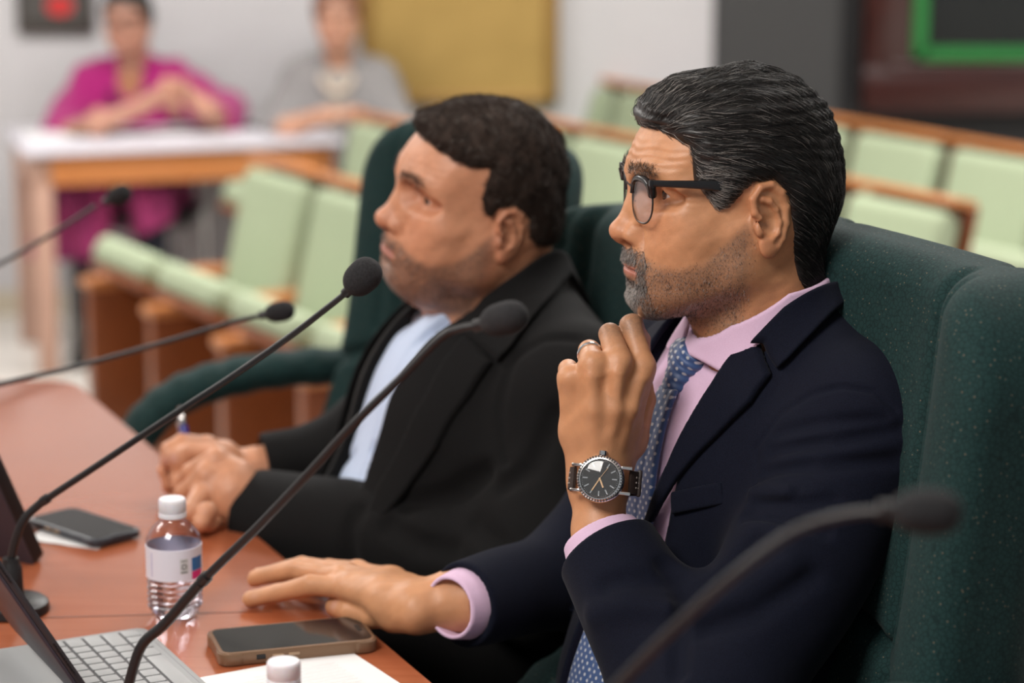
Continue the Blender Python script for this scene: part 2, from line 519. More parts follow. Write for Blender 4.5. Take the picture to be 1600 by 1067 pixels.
def skin_tint(v, h, base=(.50, .245, .135), beard=(.10, .075, .06), bd=.55, hair_poly=None):
    x, y, z = v[:, 0], v[:, 1], v[:, 2]; ya = np.abs(y)
    c = np.tile(np.array(base), (len(v), 1))
    def mixc(c, t, k): return c*(1-k[:, None])+np.array(t)*k[:, None]
    red = np.exp(-((x-.110)**2+y**2+(z+.019)**2)/.014**2)*.45+np.exp(-((x-.075)**2+(ya-.042)**2+(z+.010)**2)/.022**2)*.22
    er = np.clip((ya-.074-h['fat']*.4)/.006, 0, 1)*(x < .012)*(x > -.05)*.30
    c = mixc(c, (base[0]*1.02, base[1]*.74, base[2]*.75), np.clip(red+er, 0, 1))
    lipz = np.exp(-((z+.0535)/.0062)**4)*np.clip((.0255-ya)/.003, 0, 1)*(x > .082)
    c = mixc(c, (.36, .115, .085), np.clip(lipz, 0, 1)*.85)
    sock = np.exp(-((ya-.031)/.016)**2-((z-.018)/.012)**2)*(x > .06)
    c = mixc(c, (base[0]*.74, base[1]*.62, base[2]*.62), sock*.45)
    blot = vnoise(v, 150, 11)*.05+vnoise(v, 420, 12)*.045+vnoise(v, 1100, 13)*.03
    c = c*(1+blot[:, None])
    # beard shadow area
    lim = -.030+np.clip((.085-x)/.08, 0, 1)*.004
    bm = np.clip((-.018-z-.25*np.clip(.09-x, 0, .06)+.012)/.016, 0, 1)
    bm = beard_mask(v, h)
    c = mixc(c, beard, np.clip(bm, 0, 1)*bd*(.62+.55*np.random.default_rng(5).random(len(v))))
    bw = np.exp(-((z-.041-.004*np.sin(np.clip((ya-.012)/.036, 0, 1)*3.14))/.004)**2)*np.clip((ya-.008)/.006, 0, 1)*np.clip((.050-ya)/.008, 0, 1)*(x > .05)
    c = mixc(c, (.03, .02, .018), bw*h.get('browc', .6))
    return c
def beard_mask(v, h):
    x, y, z = v[:, 0], v[:, 1], v[:, 2]; ya = np.abs(y)
    # cheek line drops from the sideburn to the mouth corner
    line = np.interp(x, [0, .02, .045, .07, .082, .093, .12], [.01, -.012, -.036, -.042, -.040, -.034, -.034])
    cheek = np.clip((line-z)/.010, 0, 1)
    low = np.clip((z+.124)/.020, 0, 1)*np.clip((z+.135-.0+.9*(x-.0))/.02, 0, 1)
    front = np.clip((x+.004)/.014, 0, 1)
    lips = 1-np.exp(-((z+.0535)/.0055)**4)*np.clip((.027-ya)/.003, 0, 1)
    neckfade = np.clip((z+.125)/.02, 0, 1)
    nose = 1-np.clip(1-np.abs(z+.024)/.008, 0, 1)*(ya < .02)*(x > .095)
    return cheek*low*front*lips*neckfade*nose
def eyes_mesh(X, gaze=(0, 0), ex=.0625, sides=(1, -1)):
    """two eyeballs in one mesh, iris tinted; gaze = yaw,pitch degrees"""
    parts = []
    for s in sides:
        n1, n2 = 36, 28
        vs = []
        for i in range(n1+1):
            a = math.pi*i/n1
            for j in range(n2):
                b = 2*math.pi*j/n2
                r = .0126+(.0007*math.cos(min(a/.55, 1)*math.pi/2) if a < .55 else 0)
                vs.append((r*math.cos(a), r*math.sin(a)*math.cos(b), r*math.sin(a)*math.sin(b)))
        vs = np.array(vs); A = np.arccos(np.clip(vs[:, 0]/np.linalg.norm(vs, axis=1), -1, 1))
        tt = np.where((A < .19)[:, None], (.004, .004, .004), np.where((A < .47)[:, None], (.045, .022, .012), (.62, .52, .48)))
        tt = np.where(((A > .47) & (A < .53))[:, None], (.18, .13, .11), tt)
        R = rot(0, gaze[1], gaze[0]); vs = vs@R.T+np.array((ex, s*.032, .0205))
        q = [[i*n2+j, i*n2+(j+1) % n2, (i+1)*n2+(j+1) % n2, (i+1)*n2+j] for i in range(n1) for j in range(n2)]
        parts.append((vs, np.array(q), tt))
    v, q, t = merge(parts)
    X = np.array(X); v = v@X[:3, :3].T+X[:3, 3]
    return npmesh('eye', v, q, t)
def flow_strands(surf, roots, flow, steps, step, lift, clump=.3, seed=3):
    """grow polylines from roots along flow(p) kept near the surface surf; lift(k) = height"""
    r = np.random.default_rng(seed); M = len(roots)
    p = roots.astype(F4).copy(); out = []
    jit = r.normal(size=(M, 3))*clump
    ln = (.6+.7*r.random(M))[:, None]
    hh = (.5+.9*r.random(M))
    for k in range(steps):
        g = grad(surf, p); d0 = surf(p)
        p = p+g*((lift(k/(steps-1))*hh-d0)[:, None])*.8
        out.append(p.copy())
        f = flow(p)+jit*.35
        f = f-g*(f*g).sum(1)[:, None]; f /= np.linalg.norm(f, axis=1)[:, None]+1e-9
        p = (p+f*step*ln).astype(F4)
    return np.stack(out, 1)
def surface_points(f, lo, hi, n, keep, seed=1):
    """random points on f=0 with acceptance keep(p) in 0..1"""
    r = np.random.default_rng(seed); out = []; tot = 0
    lo = np.array(lo); hi = np.array(hi)
    while tot < n:
        p = (lo+(hi-lo)*r.random((n*6, 3))).astype(F4)
        d = f(p); m = np.abs(d) < .012; p = p[m]
        for _ in range(3):
            g = grad(f, p); p = (p-g*f(p)[:, None]).astype(F4)
        k = keep(p); p = p[(r.random(len(p)) < k) & (np.abs(f(p)) < .0015)]
        out.append(p); tot += len(p)
    return np.concatenate(out)[:n]
# ------------------------------------------------------------------ shared materials
HALL = -.20                                   # the hall floor lies one step below the dais
M_wall = noisy('wall paint', (.50, .49, .50), (.53, .52, .53), 3, .8, .03, .001)
M_floor = noisy('pale floor', (.62, .59, .54), (.70, .67, .62), 2.2, .35, 0)
M_carpet = noisy('dais floor', (.30, .26, .22), (.36, .31, .27), 40, .9, .2, .002)
M_base = mat('baseboard', (.50, .44, .34), .6)
M_dark = mat('dark door paint', (.038, .038, .038), .6)
M_black = mat('black', (.008, .008, .009), .5)
def wood(name, c1, c2, rough=.25, scale=3, stretch=(1, 9, 9), coat=.3, rot=(0, 0, 0), bump=.02):
    m = mat(name, c1, rough); q = N(m)
    q.b.inputs['Coat Weight'].default_value = coat; q.b.inputs['Coat Roughness'].default_value = .12
    mp = q.coord('Object', stretch, rot)
    t = q.n('ShaderNodeTexNoise', i_Scale=scale, i_Detail=7, i_Roughness=.62, i_Distortion=.6)
    q.l(mp, 'Vector', t, 'Vector')
    r = q.ramp(t, 'Fac', [(.25, c1), (.75, c2)])
    q.l(r, 'Color', q.b, 'Base Color')
    if bump: q.bump(t, 'Fac', bump, .0005)
    return m
M_table = wood('cherry veneer', (.37, .098, .040), (.45, .135, .058), .22, 2.5, (2, 26, 26), .5, (0, 0, math.radians(20)))
M_tedge = wood('cherry edge', (.25, .06, .022), (.33, .09, .034), .3, 3, (2, 20, 20), .3)
M_oak = wood('orange oak', (.42, .15, .045), (.52, .20, .065), .3, 3, (4, 4, 20), .2)
M_ply = wood('brown plywood', (.16, .042, .011), (.24, .066, .018), .35, 3, (14, 4, 4), .2)
M_mahog = wood('dark mahogany', (.026, .006, .005), (.046, .010, .008), .3, 3, (3, 3, 14), .3)
def chair_fabric():
    m = mat('teal patterned fabric', (.012, .05, .05), .85); q = N(m)
    q.b.inputs['Sheen Weight'].default_value = .03
    q.b.inputs['Specular IOR Level'].default_value = .25
    mp = q.coord('Object', (1, 1, 1))
    v = q.n('ShaderNodeTexVoronoi', i_Scale=200.0); v.feature = 'DISTANCE_TO_EDGE'
    v2 = q.n('ShaderNodeTexVoronoi', i_Scale=200.0); v2.feature = 'F1'
    q.l(mp, 'Vector', v, 'Vector'); q.l(mp, 'Vector', v2, 'Vector')
    r = q.ramp(v, 'Distance', [(.02, (.004, .018, .018)), (.12, (.0100, .036, .035))])
    d = q.ramp(v2, 'Distance', [(.10, (1, 1, 1)), (.16, (0, 0, 0))])
    # only some cells carry a pale dot
    rc = q.ramp(v2, 'Color', [(.45, (0, 0, 0)), (.50, (1, 1, 1))])
    mu = q.n('ShaderNodeMath', operation='MULTIPLY'); q.l(d, 'Color', mu, 0); q.l(rc, 'Color', mu, 1)
    mx = q.n('ShaderNodeMix', data_type='RGBA'); mx.inputs['B'].default_value = (.16, .12, .08, 1)
    q.l(mu, 'Value', mx, 'Factor'); q.l(r, 'Color', mx, 'A'); q.l(mx, 'Result', q.b, 'Base Color')
    q.bump(v, 'Distance', .35, .0006)
    return m
M_chair = chair_fabric()
M_green = noisy('pale green upholstery', (.30, .355, .235), (.335, .39, .26), 60, .9, .15, .001)
M_plastic = mat('black plastic', (.012, .012, .013), .42)
M_foam = noisy('black foam', (.008, .008, .009), (.02, .02, .022), 500, .95, .6, .001)
M_chrome = mat('chrome', (.7, .7, .7), .18, 1)

# ------------------------------------------------------------------ the hall
WY = 8.75
def panel(name, c, size, m, kind='structure', bev=0, label=None, cat=None):
    o = MB().box((0, 0, 0), size, bev=bev).build(name, m, None)
    o.location = c
    return tag(o, label, cat, kind=kind)
def wx(px): return (px-800)*WY/FPX*1.0
xL, xG = -4.2, wx(1112)
panel('floor', (.2, 4.4, HALL-.05), (10.4, 9.2, .1), M_floor)
dais = MB().prism([(-3.5, -.6), (3.4, -.6), (3.4, 1.2), (1.55, 3.35), (.35, 4.55), (-1.9, 4.75), (-3.5, 4.75)], HALL, 0).build('floor', M_carpet, None, smooth=False); dais['kind'] = 'structure'
panel('wall_back', ((xL+xG)/2, WY+.06, 1.25), (xG-xL, .12, 2.9), M_wall)
panel('wall_back', ((xG+5.0)/2+.0, WY+.10, 1.25), (5.0-xG, .10, 2.9), M_black)
panel('wall_left', (xL-.05, 4.4, 1.25), (.1, 8.9, 2.9), M_wall)
panel('wall_right', (5.05, 4.4, 1.25), (.1, 8.9, 2.9), M_wall)
panel('ceiling', (.4, 4.3, 2.85), (9.6, 9.4, .1), mat('ceiling white', (.75, .75, .74), .9))
panel('baseboard_back', ((xL+xG)/2, WY-.008, HALL+.045), (xG-xL, .016, .09), M_base)
# dark door leaf
xD1 = wx(1312)
dr = panel('door_1', ((xG+xD1)/2, WY+.03, 1.0), (xD1-xG-.01, .05, 2.4), M_dark)
# window with mahogany frame and green inner edge
xw0, xw1 = wx(1345), wx(1345)+2.1
zb = 1.55-(165+266)*WY/FPX
wr = empty('window_1', ((xw0+xw1)/2, WY, zb)); wr['kind'] = 'structure'
W2 = (xw1-xw0)/2
fr = MB()
fr.box((0, -.01, .09), (2*W2, .12, .18), bev=.012); fr.box((-W2+.085, -.01, .75), (.17, .12, 1.2), bev=.012)
fr.box((W2-.085, -.01, .75), (.17, .12, 1.2), bev=.012); fr.box((0, -.035, .165), (2*W2-.2, .09, .03), bev=.006)
fr.box((0, -.01, 1.32), (2*W2, .12, .12), bev=.012)
fr.build('frame', M_mahog, wr)
M_gl = mat('green strip', (.02, .20, .04), .4)
g = MB(); g.box((-W2+.17+.035, -.0, .76), (.05, .05, 1.12)); g.box((.03, -.0, .18+.028), (2*W2-.36, .05, .045))
g.build('green_strip', M_gl, wr)['label'] = 'green edging inside the window frame'
MB().box((0, .03, .75), (2*W2-.2, .008, 1.2)).build('pane', mat('dark glass', (.02, .021, .02), .12), wr)
# gold board and its frame
gx0, gx1 = wx(566), wx(872)
gb = empty('notice_board', ((gx0+gx1)/2, WY-.03, 1.55-(150+266)*WY/FPX), label='large plain gold fabric board hanging on the grey back wall', cat='board')
wdt = gx1-gx0
MB().box((0, 0, .65), (wdt-.09, .03, 1.25)).build('panel', noisy('gold cloth', (.34, .215, .055), (.39, .25, .068), 8, .7, .05), gb)
f = MB(); f.box((wdt/2-.022, -.01, .65), (.045, .05, 1.3), bev=.006); f.box((-wdt/2+.022, -.01, .65), (.045, .05, 1.3), bev=.006); f.box((0, -.01, .015), (wdt, .05, .035), bev=.006); f.box((0, -.01, 1.28), (wdt, .05, .035), bev=.006)
f.build('frame', mat('gilt', (.34, .20, .06), .4, .3), gb)
# framed picture, upper left
px0, px1 = wx(34), wx(152)
pic = empty('framed_picture', ((px0+px1)/2, WY-.02, 1.55-(44+266)*WY/FPX), label='dark framed picture with a red spot on the grey wall above the woman in magenta', cat='picture')
wd = px1-px0
MB().box((0, 0, .25), (wd, .03, .5), bev=.005).build('frame', mat('picture frame', (.045, .037, .032), .5), pic)
MB().box((0, -.017, .26), (wd-.05, .006, .42)).build('print', mat('picture print', (.06, .055, .05), .5), pic)
bl = MB().lathe([(.001, 0), (.05, 0), (.05, .004), (.001, .004)], 24, Matrix.Translation((.02, -.021, .10))@Matrix.Rotation(math.pi/2, 4, 'X')@Matrix.Diagonal((1, .7, 1, 1)))
bl.build('red_shape', mat('picture red', (.5, .02, .02), .5), pic)

# ------------------------------------------------------------------ dais table
U = Vector((-.405, .914, 0)).normalized()      # along the table edge, away from the camera
FD = Vector((-.914, -.405, 0))                 # the way the men face
A0 = Vector((-.106, 2.27, 0))
tb = empty('conference_table', (-.7, 2.2, 0), label='long glossy reddish cherry wood dais table the men sit at', cat='table')
c_far = A0+U*1.345; c_near = A0-U*1.75
def rc(p, a, b, r, n=7):
    """rounded corner at p between directions a and b"""
    out = []
    for k in range(n+1):
        t = k/n; q = (p+a*r)*(1-t)**2+p*2*t*(1-t)+(p+b*r)*t*t; out.append((q.x, q.y))
    return out
outline = rc(c_far, -U, Vector((-1, .03, 0)), .04)+[(-2.3, c_far.y+.05), (-2.3, c_near.y)]+[(c_near.x, c_near.y)]
o2 = [(x+.7, y-2.2) for x, y in outline]
MB().prism(o2, .712, .75, bev=.004).build('tabletop', M_table, tb)
def inset(d):
    a = c_far-U*d+FD*d; b = c_near+FD*d
    return [(a.x+.7, a.y-2.2), (-2.2+.7, a.y-2.2), (-2.2+.7, b.y+d-2.2), (b.x+.7, b.y+d-2.2)]
MB().prism(inset(.06), .66, .712).build('apron', M_tedge, tb, smooth=False)
pi = inset(.42)
MB().prism(pi, 0.0, .66).build('pedestal', M_tedge, tb, smooth=False)
s0 = T(40, 966, .75); s1 = T(560, 951, .75)
dv = (s1-s0).normalized(); nv = Vector((-dv.y, dv.x, 0))*.0012
ed = s0-dv*1.2
m = MB(); qs = [ed-nv, s1-dv*.09-nv, s1-dv*.09+nv, ed+nv]
m.prism([(q.x+.7, q.y-2.2) for q in qs], .7495, .7503).build('seam', mat('seam', (.12, .035, .016), .4), tb, smooth=False)

# ------------------------------------------------------------------ theatre seats
def make_seat():
    r = empty('auditorium_seat')
    R = Matrix.Rotation(math.radians(-13), 3, 'Y')
    # back cushion : sdf for soft upholstery
    Rn = np.array(R, F4)
    f = lambda p: rbox(p, (-.03, 0, .62), (.035, .195, .220), .03, Rn)-.006*np.exp(-(((p[:, 1])/.15)**2+((p[:, 2]-.6)/.15)**2))
    link('back_cushion', sdf_mesh('back_cushion', f, (-.18, -.23, .36), (.14, .23, .90), .012), M_green, r)
    m = MB(); m.box((-.085, 0, .60), (.02, .41, .50), R, bev=.006); m.build('back_shell', M_ply, r)
    MB().box((-.100, 0, .856), (.075, .425, .022), R, bev=.006).build('top_rail', M_oak, r)
    T_ = math.radians(-31); R2 = Matrix.Rotation(T_, 3, 'Y'); R2n = np.array(R2, F4)
    cc = Vector((.05, 0, .42))+R2@Vector((.21, 0, .025))
    f2 = lambda p: rbox(p, tuple(cc), (.215, .19, .038), .03, R2n)
    link('seat_cushion', sdf_mesh('seat_cushion', f2, (-.05, -.22, .30), (.45, .22, .85), .012), M_green, r)
    cc2 = Vector((.05, 0, .42))+R2@Vector((.20, 0, -.026))
    MB().box(cc2, (.41, .385, .022), R2, bev=.005).build('seat_shell', M_ply, r)
    return r
def make_arm():
    r = empty('seat_armrest')
    MB().box((.16, 0, .265), (.50, .04, .53), bev=.004).build('side_panel', M_ply, r)
    MB().box((.17, 0, .545), (.50, .075, .03), bev=.01, seg=3).build('arm_pad', M_oak, r)
    return r
VD = Vector((.5, -.866, 0)); ND = Vector((.866, .5, 0))
a0 = Vector((-.80, 6.66, HALL))
seat0 = make_seat(); arm0 = make_arm(); _u = [0, 0]
PITCHS = .455
faceang = math.atan2(-ND.y, -ND.x)
def place_row(off, t0, n, what, arms=True):
    for k in range(n):
        t = t0+k*PITCHS
        o = seat0 if not _u[0] else copy_tree(seat0); _u[0] = 1
        o.location = a0+ND*off+VD*(t+PITCHS/2); o.rotation_euler.z = faceang
        tag(o, what[k] if isinstance(what, list) else what, 'seat', 'pale green auditorium seats')
    if arms and off == 0:
        for k in range(4):
            a = arm0 if not _u[1] else copy_tree(arm0); _u[1] = 1
            a.location = a0+ND*off+VD*(t0+k*PITCHS); a.rotation_euler.z = faceang
            lb = ['wooden armrest panel at the left end of the nearest green seat row', 'wooden armrest between the two leftmost green seats', 'wooden armrest on the right of the second green seat from the left', 'wooden armrest of the nearest green row just left of the empty office chair'][k]
            tag(a, lb, 'armrest', 'wooden armrests of the auditorium seats')
place_row(0, 0, 4, ['pale green tip-up seat at the left end of the nearest row', 'pale green tip-up seat second from the left end of the nearest row', 'pale green seat of the nearest row half hidden by the dark empty office chair', 'pale green seat of the nearest row behind the man in the black jacket'])
place_row(.72, -.80, 2, ['pale green seat back rising beside the right end of the witness table', 'pale green seat behind the empty dark office chair, one row further back'])
place_row(1.14, -.59, 5, ['pale green seat back just right of the black jacket man\'s head', 'pale green seat directly behind the face with glasses', 'pale green seat of the lower right row next to the suited man\'s hair', 'pale green seat of the lower right row above the curved chair top', 'pale green seat of the lower right row at the right picture edge'])
place_row(1.95, -1.60, 7, ['pale green seat back standing alone above the row between the two heads', 'pale green seat of the rear row behind the suited man\'s forehead', 'pale green seat of the rear row behind the suited man\'s hair', 'pale green seat of the rear right row touching the suited man\'s hair', 'pale green seat of the rear right row, middle one', 'pale green seat of the rear right row at the picture edge', 'pale green seat at the far right end of the rear row'])
# ------------------------------------------------------------------ high-backed office chairs (local: x forward, y left)
def make_chair(top=1.17, armz=.83, hw=.255, h=.006, al=0.0, aw=.275, armzf=None, aln=None):
    r = empty('office_chair')
    lean = .16
    def back(p):
        x, y, z = p[:, 0], p[:, 1], p[:, 2]; ya = np.abs(y)
        xc = -lean*(z-.45)*.75+.055*np.clip(ya/.26, 0, 1.3)**3+.03*np.exp(-((z-.66)/.12)**2)
        # outline in y,z
        zm = (top+.44)/2; hz = (top-.44)/2
        qy = ya-(hw-.10); qz = np.abs(z-zm)-(hz-.10)
        o = np.sqrt(np.maximum(qy, 0)**2+np.maximum(qz, 0)**2)+np.minimum(np.maximum(qy, qz), 0)-.10
        th = .048+.022*np.exp(-((ya-.20)/.055)**2)                   # side bolsters
        th = th-.014*np.exp(-((ya-.135)/.010)**2)                    # vertical valleys
        zs = .845-.9*ya*ya
        th = th-.014*np.exp(-((z-zs)/.009)**2)*(x > xc)
        th = th-.007*np.exp(-((ya-.165)/.005)**2)*(z > .85)
        d = np.abs(x-xc)-(th-.035)
        return np.sqrt(np.maximum(d, 0)**2+np.maximum(o+.035, 0)**2)+np.minimum(np.maximum(d, o+.035), 0)-.035
    link('backrest', sdf_mesh('backrest', back, (-.26, -.34, .38), (.22, .34, top+.06), h), M_chair, r)
    st = lambda p: rbox(p, (.20, 0, .43), (.26, .255, .065), .055)-.012*np.exp(-((np.abs(p[:, 1])-.0)/.2)**2)
    link('seat', sdf_mesh('seat', st, (-.1, -.3, .33), (.5, .3, .53), .012), M_chair, r)
    az0 = armz; al0 = al
    for s in (1, -1):
        armz = az0 if s > 0 or not armzf else armzf
        al = aln if s > 0 and aln is not None else al0
        pts = spline([(-.06, s*aw, armz-.03), (.06, s*aw, armz-.008), (.20-al, s*aw, armz-.010), (.30-al, s*aw, armz-.035), (.36-al, s*aw, armz-.09), (.375-al, s*aw, armz-.15)], 5)
        pts = [tuple(p) for p in pts]
        def arm(p, pts=pts):
            d = None
            for a, b in zip(pts[::2], pts[2::2]+[pts[-1]]):
                c = cap(p, a, b, .026); d = c if d is None else smin(d, c, .01)
            return d
        def armf(p, s=s, arm=arm):
            q = p.copy(); q[:, 1] = (q[:, 1]-s*aw)*.72+s*aw
            return arm(q)
        link('armrest', sdf_mesh('armrest', armf, (-.12, s*aw-.06, armz-.20), (.42, s*aw+.06, armz+.04), .007), M_chair, r)
        MB().tube(spline([(.372-al, s*aw, armz-.16), (.34-al*.6, s*.27, .56), (.27, s*.262, .42)], 6), .014).build('arm_support', M_plastic, r)
    MB().lathe([(.03, .10), (.032, .30), (.06, .335), (.12, .35), (.12, .37)], 24, Matrix.Translation((.18, 0, 0))).build('column', M_plastic, r)
    b = MB()
    for k in range(5):
        a = 2*math.pi*k/5
        b.tube([(.18, 0, .11), (.18+.28*math.cos(a), .28*math.sin(a), .075)], [.028, .017])
    b.build('base', M_plastic, r)
    for k in range(5):
        a = 2*math.pi*k/5
        MB().lathe([(.005, -.012), (.03, -.012), (.03, .012), (.005, .012)], 20, Matrix.Translation((.18+.28*math.cos(a), .28*math.sin(a), .031))@Matrix.Rotation(a, 4, 'Z')@Matrix.Rotation(math.pi/2, 4, 'X')).build('caster', M_plastic, r)
    return r
CA = math.atan2(FD.y, FD.x)
def chair_at(o, x, y, extra=0):
    """x,y = where the top of the back stands"""
    a = CA+extra
    off = .115
    o.location = (x+math.cos(a)*off, y+math.sin(a)*off, 0); o.rotation_euler.z = a
ch = make_chair(1.175, .833, .265, .004, .15, .262, .70, .03); chair_at(ch, .400, 2.225)
tag(ch, 'dark green patterned high-back office chair holding the man in the navy suit', 'office chair', 'dark green office chairs')
ch2 = make_chair(1.105, .715, .25, .006, .10); chair_at(ch2, .235, 2.79)
tag(ch2, 'dark green high-back office chair behind the man in the black jacket', 'office chair', 'dark green office chairs')
ch3 = make_chair(1.15, .785, .25, .006); chair_at(ch3, .005, 3.30)
tag(ch3, 'empty dark green office chair beyond the man in the black jacket', 'office chair', 'dark green office chairs')
# ------------------------------------------------------------------ people
def npM(M): return np.array(M, float)
def mk_frame(origin, fwd_deg, lean=0, roll=0):
    """x forward, y left, z up; fwd_deg = world angle of x; lean>0 tips the top forward"""
    return Matrix.Translation(origin)@Matrix.Rotation(math.radians(fwd_deg), 4, 'Z')@Matrix.Rotation(math.radians(lean), 4, 'Y')@Matrix.Rotation(math.radians(roll), 4, 'X')
def to_local(M, f):
    """sdf given in frame M -> sdf over world points"""
    A = npM(M.inverted()); s = np.linalg.norm(npM(M)[:3, 0])
    R = A[:3, :3].astype(F4); t = A[:3, 3].astype(F4)
    return lambda p: f((p@R.T+t).astype(F4))*F4(s)
def bounded(f, c, R, pad=.03):
    c = np.array(c, F4)
    def g(p):
        d = np.linalg.norm(p-c, axis=1); out = (d-R+pad).astype(F4); m = d < R
        if m.any(): out[m] = f(p[m])
        return out
    return g
def chain(p, pts, k=.004):
    d = None
    for (a, ra), (b, rb) in zip(pts, pts[1:]):
        c = cap(p, a, b, ra, rb); d = c if d is None else smin(d, c, k)
    return d
def hand_sdf(palm, fingers, k=.010, kf=.0045):
    def f(p):
        d = None
        for s in palm:
            c = chain(p, s, .012); d = c if d is None else smin(d, c, .014)
        fd = None
        for s in fingers:
            c = chain(p, s, .0025); fd = c if fd is None else smin(fd, c, .0012)
            # root of the finger blends into the palm
            d = smin(d, cap(p, s[0][0], s[0][0], s[0][1]), .010)
        return smin(d, fd, kf)
    return f
def march(f, px, py, y0=1.6, y1=3.6):
    """first hit of the ray of a picture point with a world sdf"""
    d = ray(px, py); o = Vector((0, 0, H)); t = y0
    for _ in range(160):
        q = o+d*(t/d.y); v = float(f(np.array([q], F4))[0])
        if abs(v) < 2e-4: break
        t += v*.85
        if t > y1: break
    return q
def polyd(p, pts):
    d = None
    for a, b in zip(pts, pts[1:]):
        c = cap(p, a, b, 0); d = c if d is None else np.minimum(d, c)
    return d
def mlink(name, me, m, parent, M):
    """mesh in frame M (world) under an unrotated empty"""
    o = link(name, me, m, parent)
    o.matrix_local = Matrix.Translation(-parent_world(parent))@M
    return o
M_skin = vcol_mat('skin', .46, Subsurface_Weight=.08, Subsurface_Scale=.008)
_q = N(M_skin); _t = _q.n('ShaderNodeTexNoise', i_Scale=650, i_Detail=4); _mp = _q.coord('Object'); _q.l(_mp, 'Vector', _t, 'Vector'); _q.bump(_t, 'Fac', .35, .0006)
_q.b.inputs['Subsurface Radius'].default_value = (1, .35, .2)
M_eye = vcol_mat('eye', .06)
M_hair = vcol_mat('hair', .42, Specular_IOR_Level=.6)
def fabric(name, c1, c2, scale=900, rough=.85, sheen=.15, wave=None):
    m = mat(name, c1, rough); q = N(m)
    q.b.inputs['Sheen Weight'].default_value = sheen; q.b.inputs['Sheen Roughness'].default_value = .5
    q.b.inputs['Specular IOR Level'].default_value = .12
    mp = q.coord('Object', (1, 1, 1))
    t = q.n('ShaderNodeTexNoise', i_Scale=scale, i_Detail=2)
    q.l(mp, 'Vector', t, 'Vector')
    r = q.ramp(t, 'Fac', [(.35, c1), (.65, c2)]); q.l(r, 'Color', q.b, 'Base Color')
    q.bump(t, 'Fac', .2, .0005)
    return m
M_navy = fabric('navy wool', (.0032, .0042, .0105), (.0060, .0080, .0180), sheen=.03)
M_blackj = fabric('black wool', (.0045, .0045, .0047), (.0095, .0093, .0096), sheen=.03)
M_pink = fabric('pink cotton', (.66, .46, .63), (.72, .52, .69), 1400, .8, .1)
M_blue = fabric('pale blue cotton', (.52, .62, .82), (.60, .70, .88), 1400, .8, .1)
M_trous = fabric('dark trousers', (.006, .007, .012), (.012, .013, .02))
M_shoe = mat('shoe leather', (.008, .007, .006), .3)

def torso_sdf(T):
    def f(p):
        m = p.copy(); m[:, 1] = np.abs(p[:, 1])
        d = ell(p, T['chest'][0], T['chest'][1])
        d = smin(d, ell(p, T['belly'][0], T['belly'][1]), .07)
        d = smin(d, ell(p, T['hips'][0], T['hips'][1]), .07)
        sx, sy, sz, sr = T['sh']
        d = smin(d, cap(m, (sx, 0, sz+.012), (sx, sy, sz), sr*1.0, sr*.93), .05)
        d = smin(d, cap(m, (sx-.005, .0, sz+.055), (sx, sy*.85, sz+.02), .058, .040), .03)
        return d
    return f

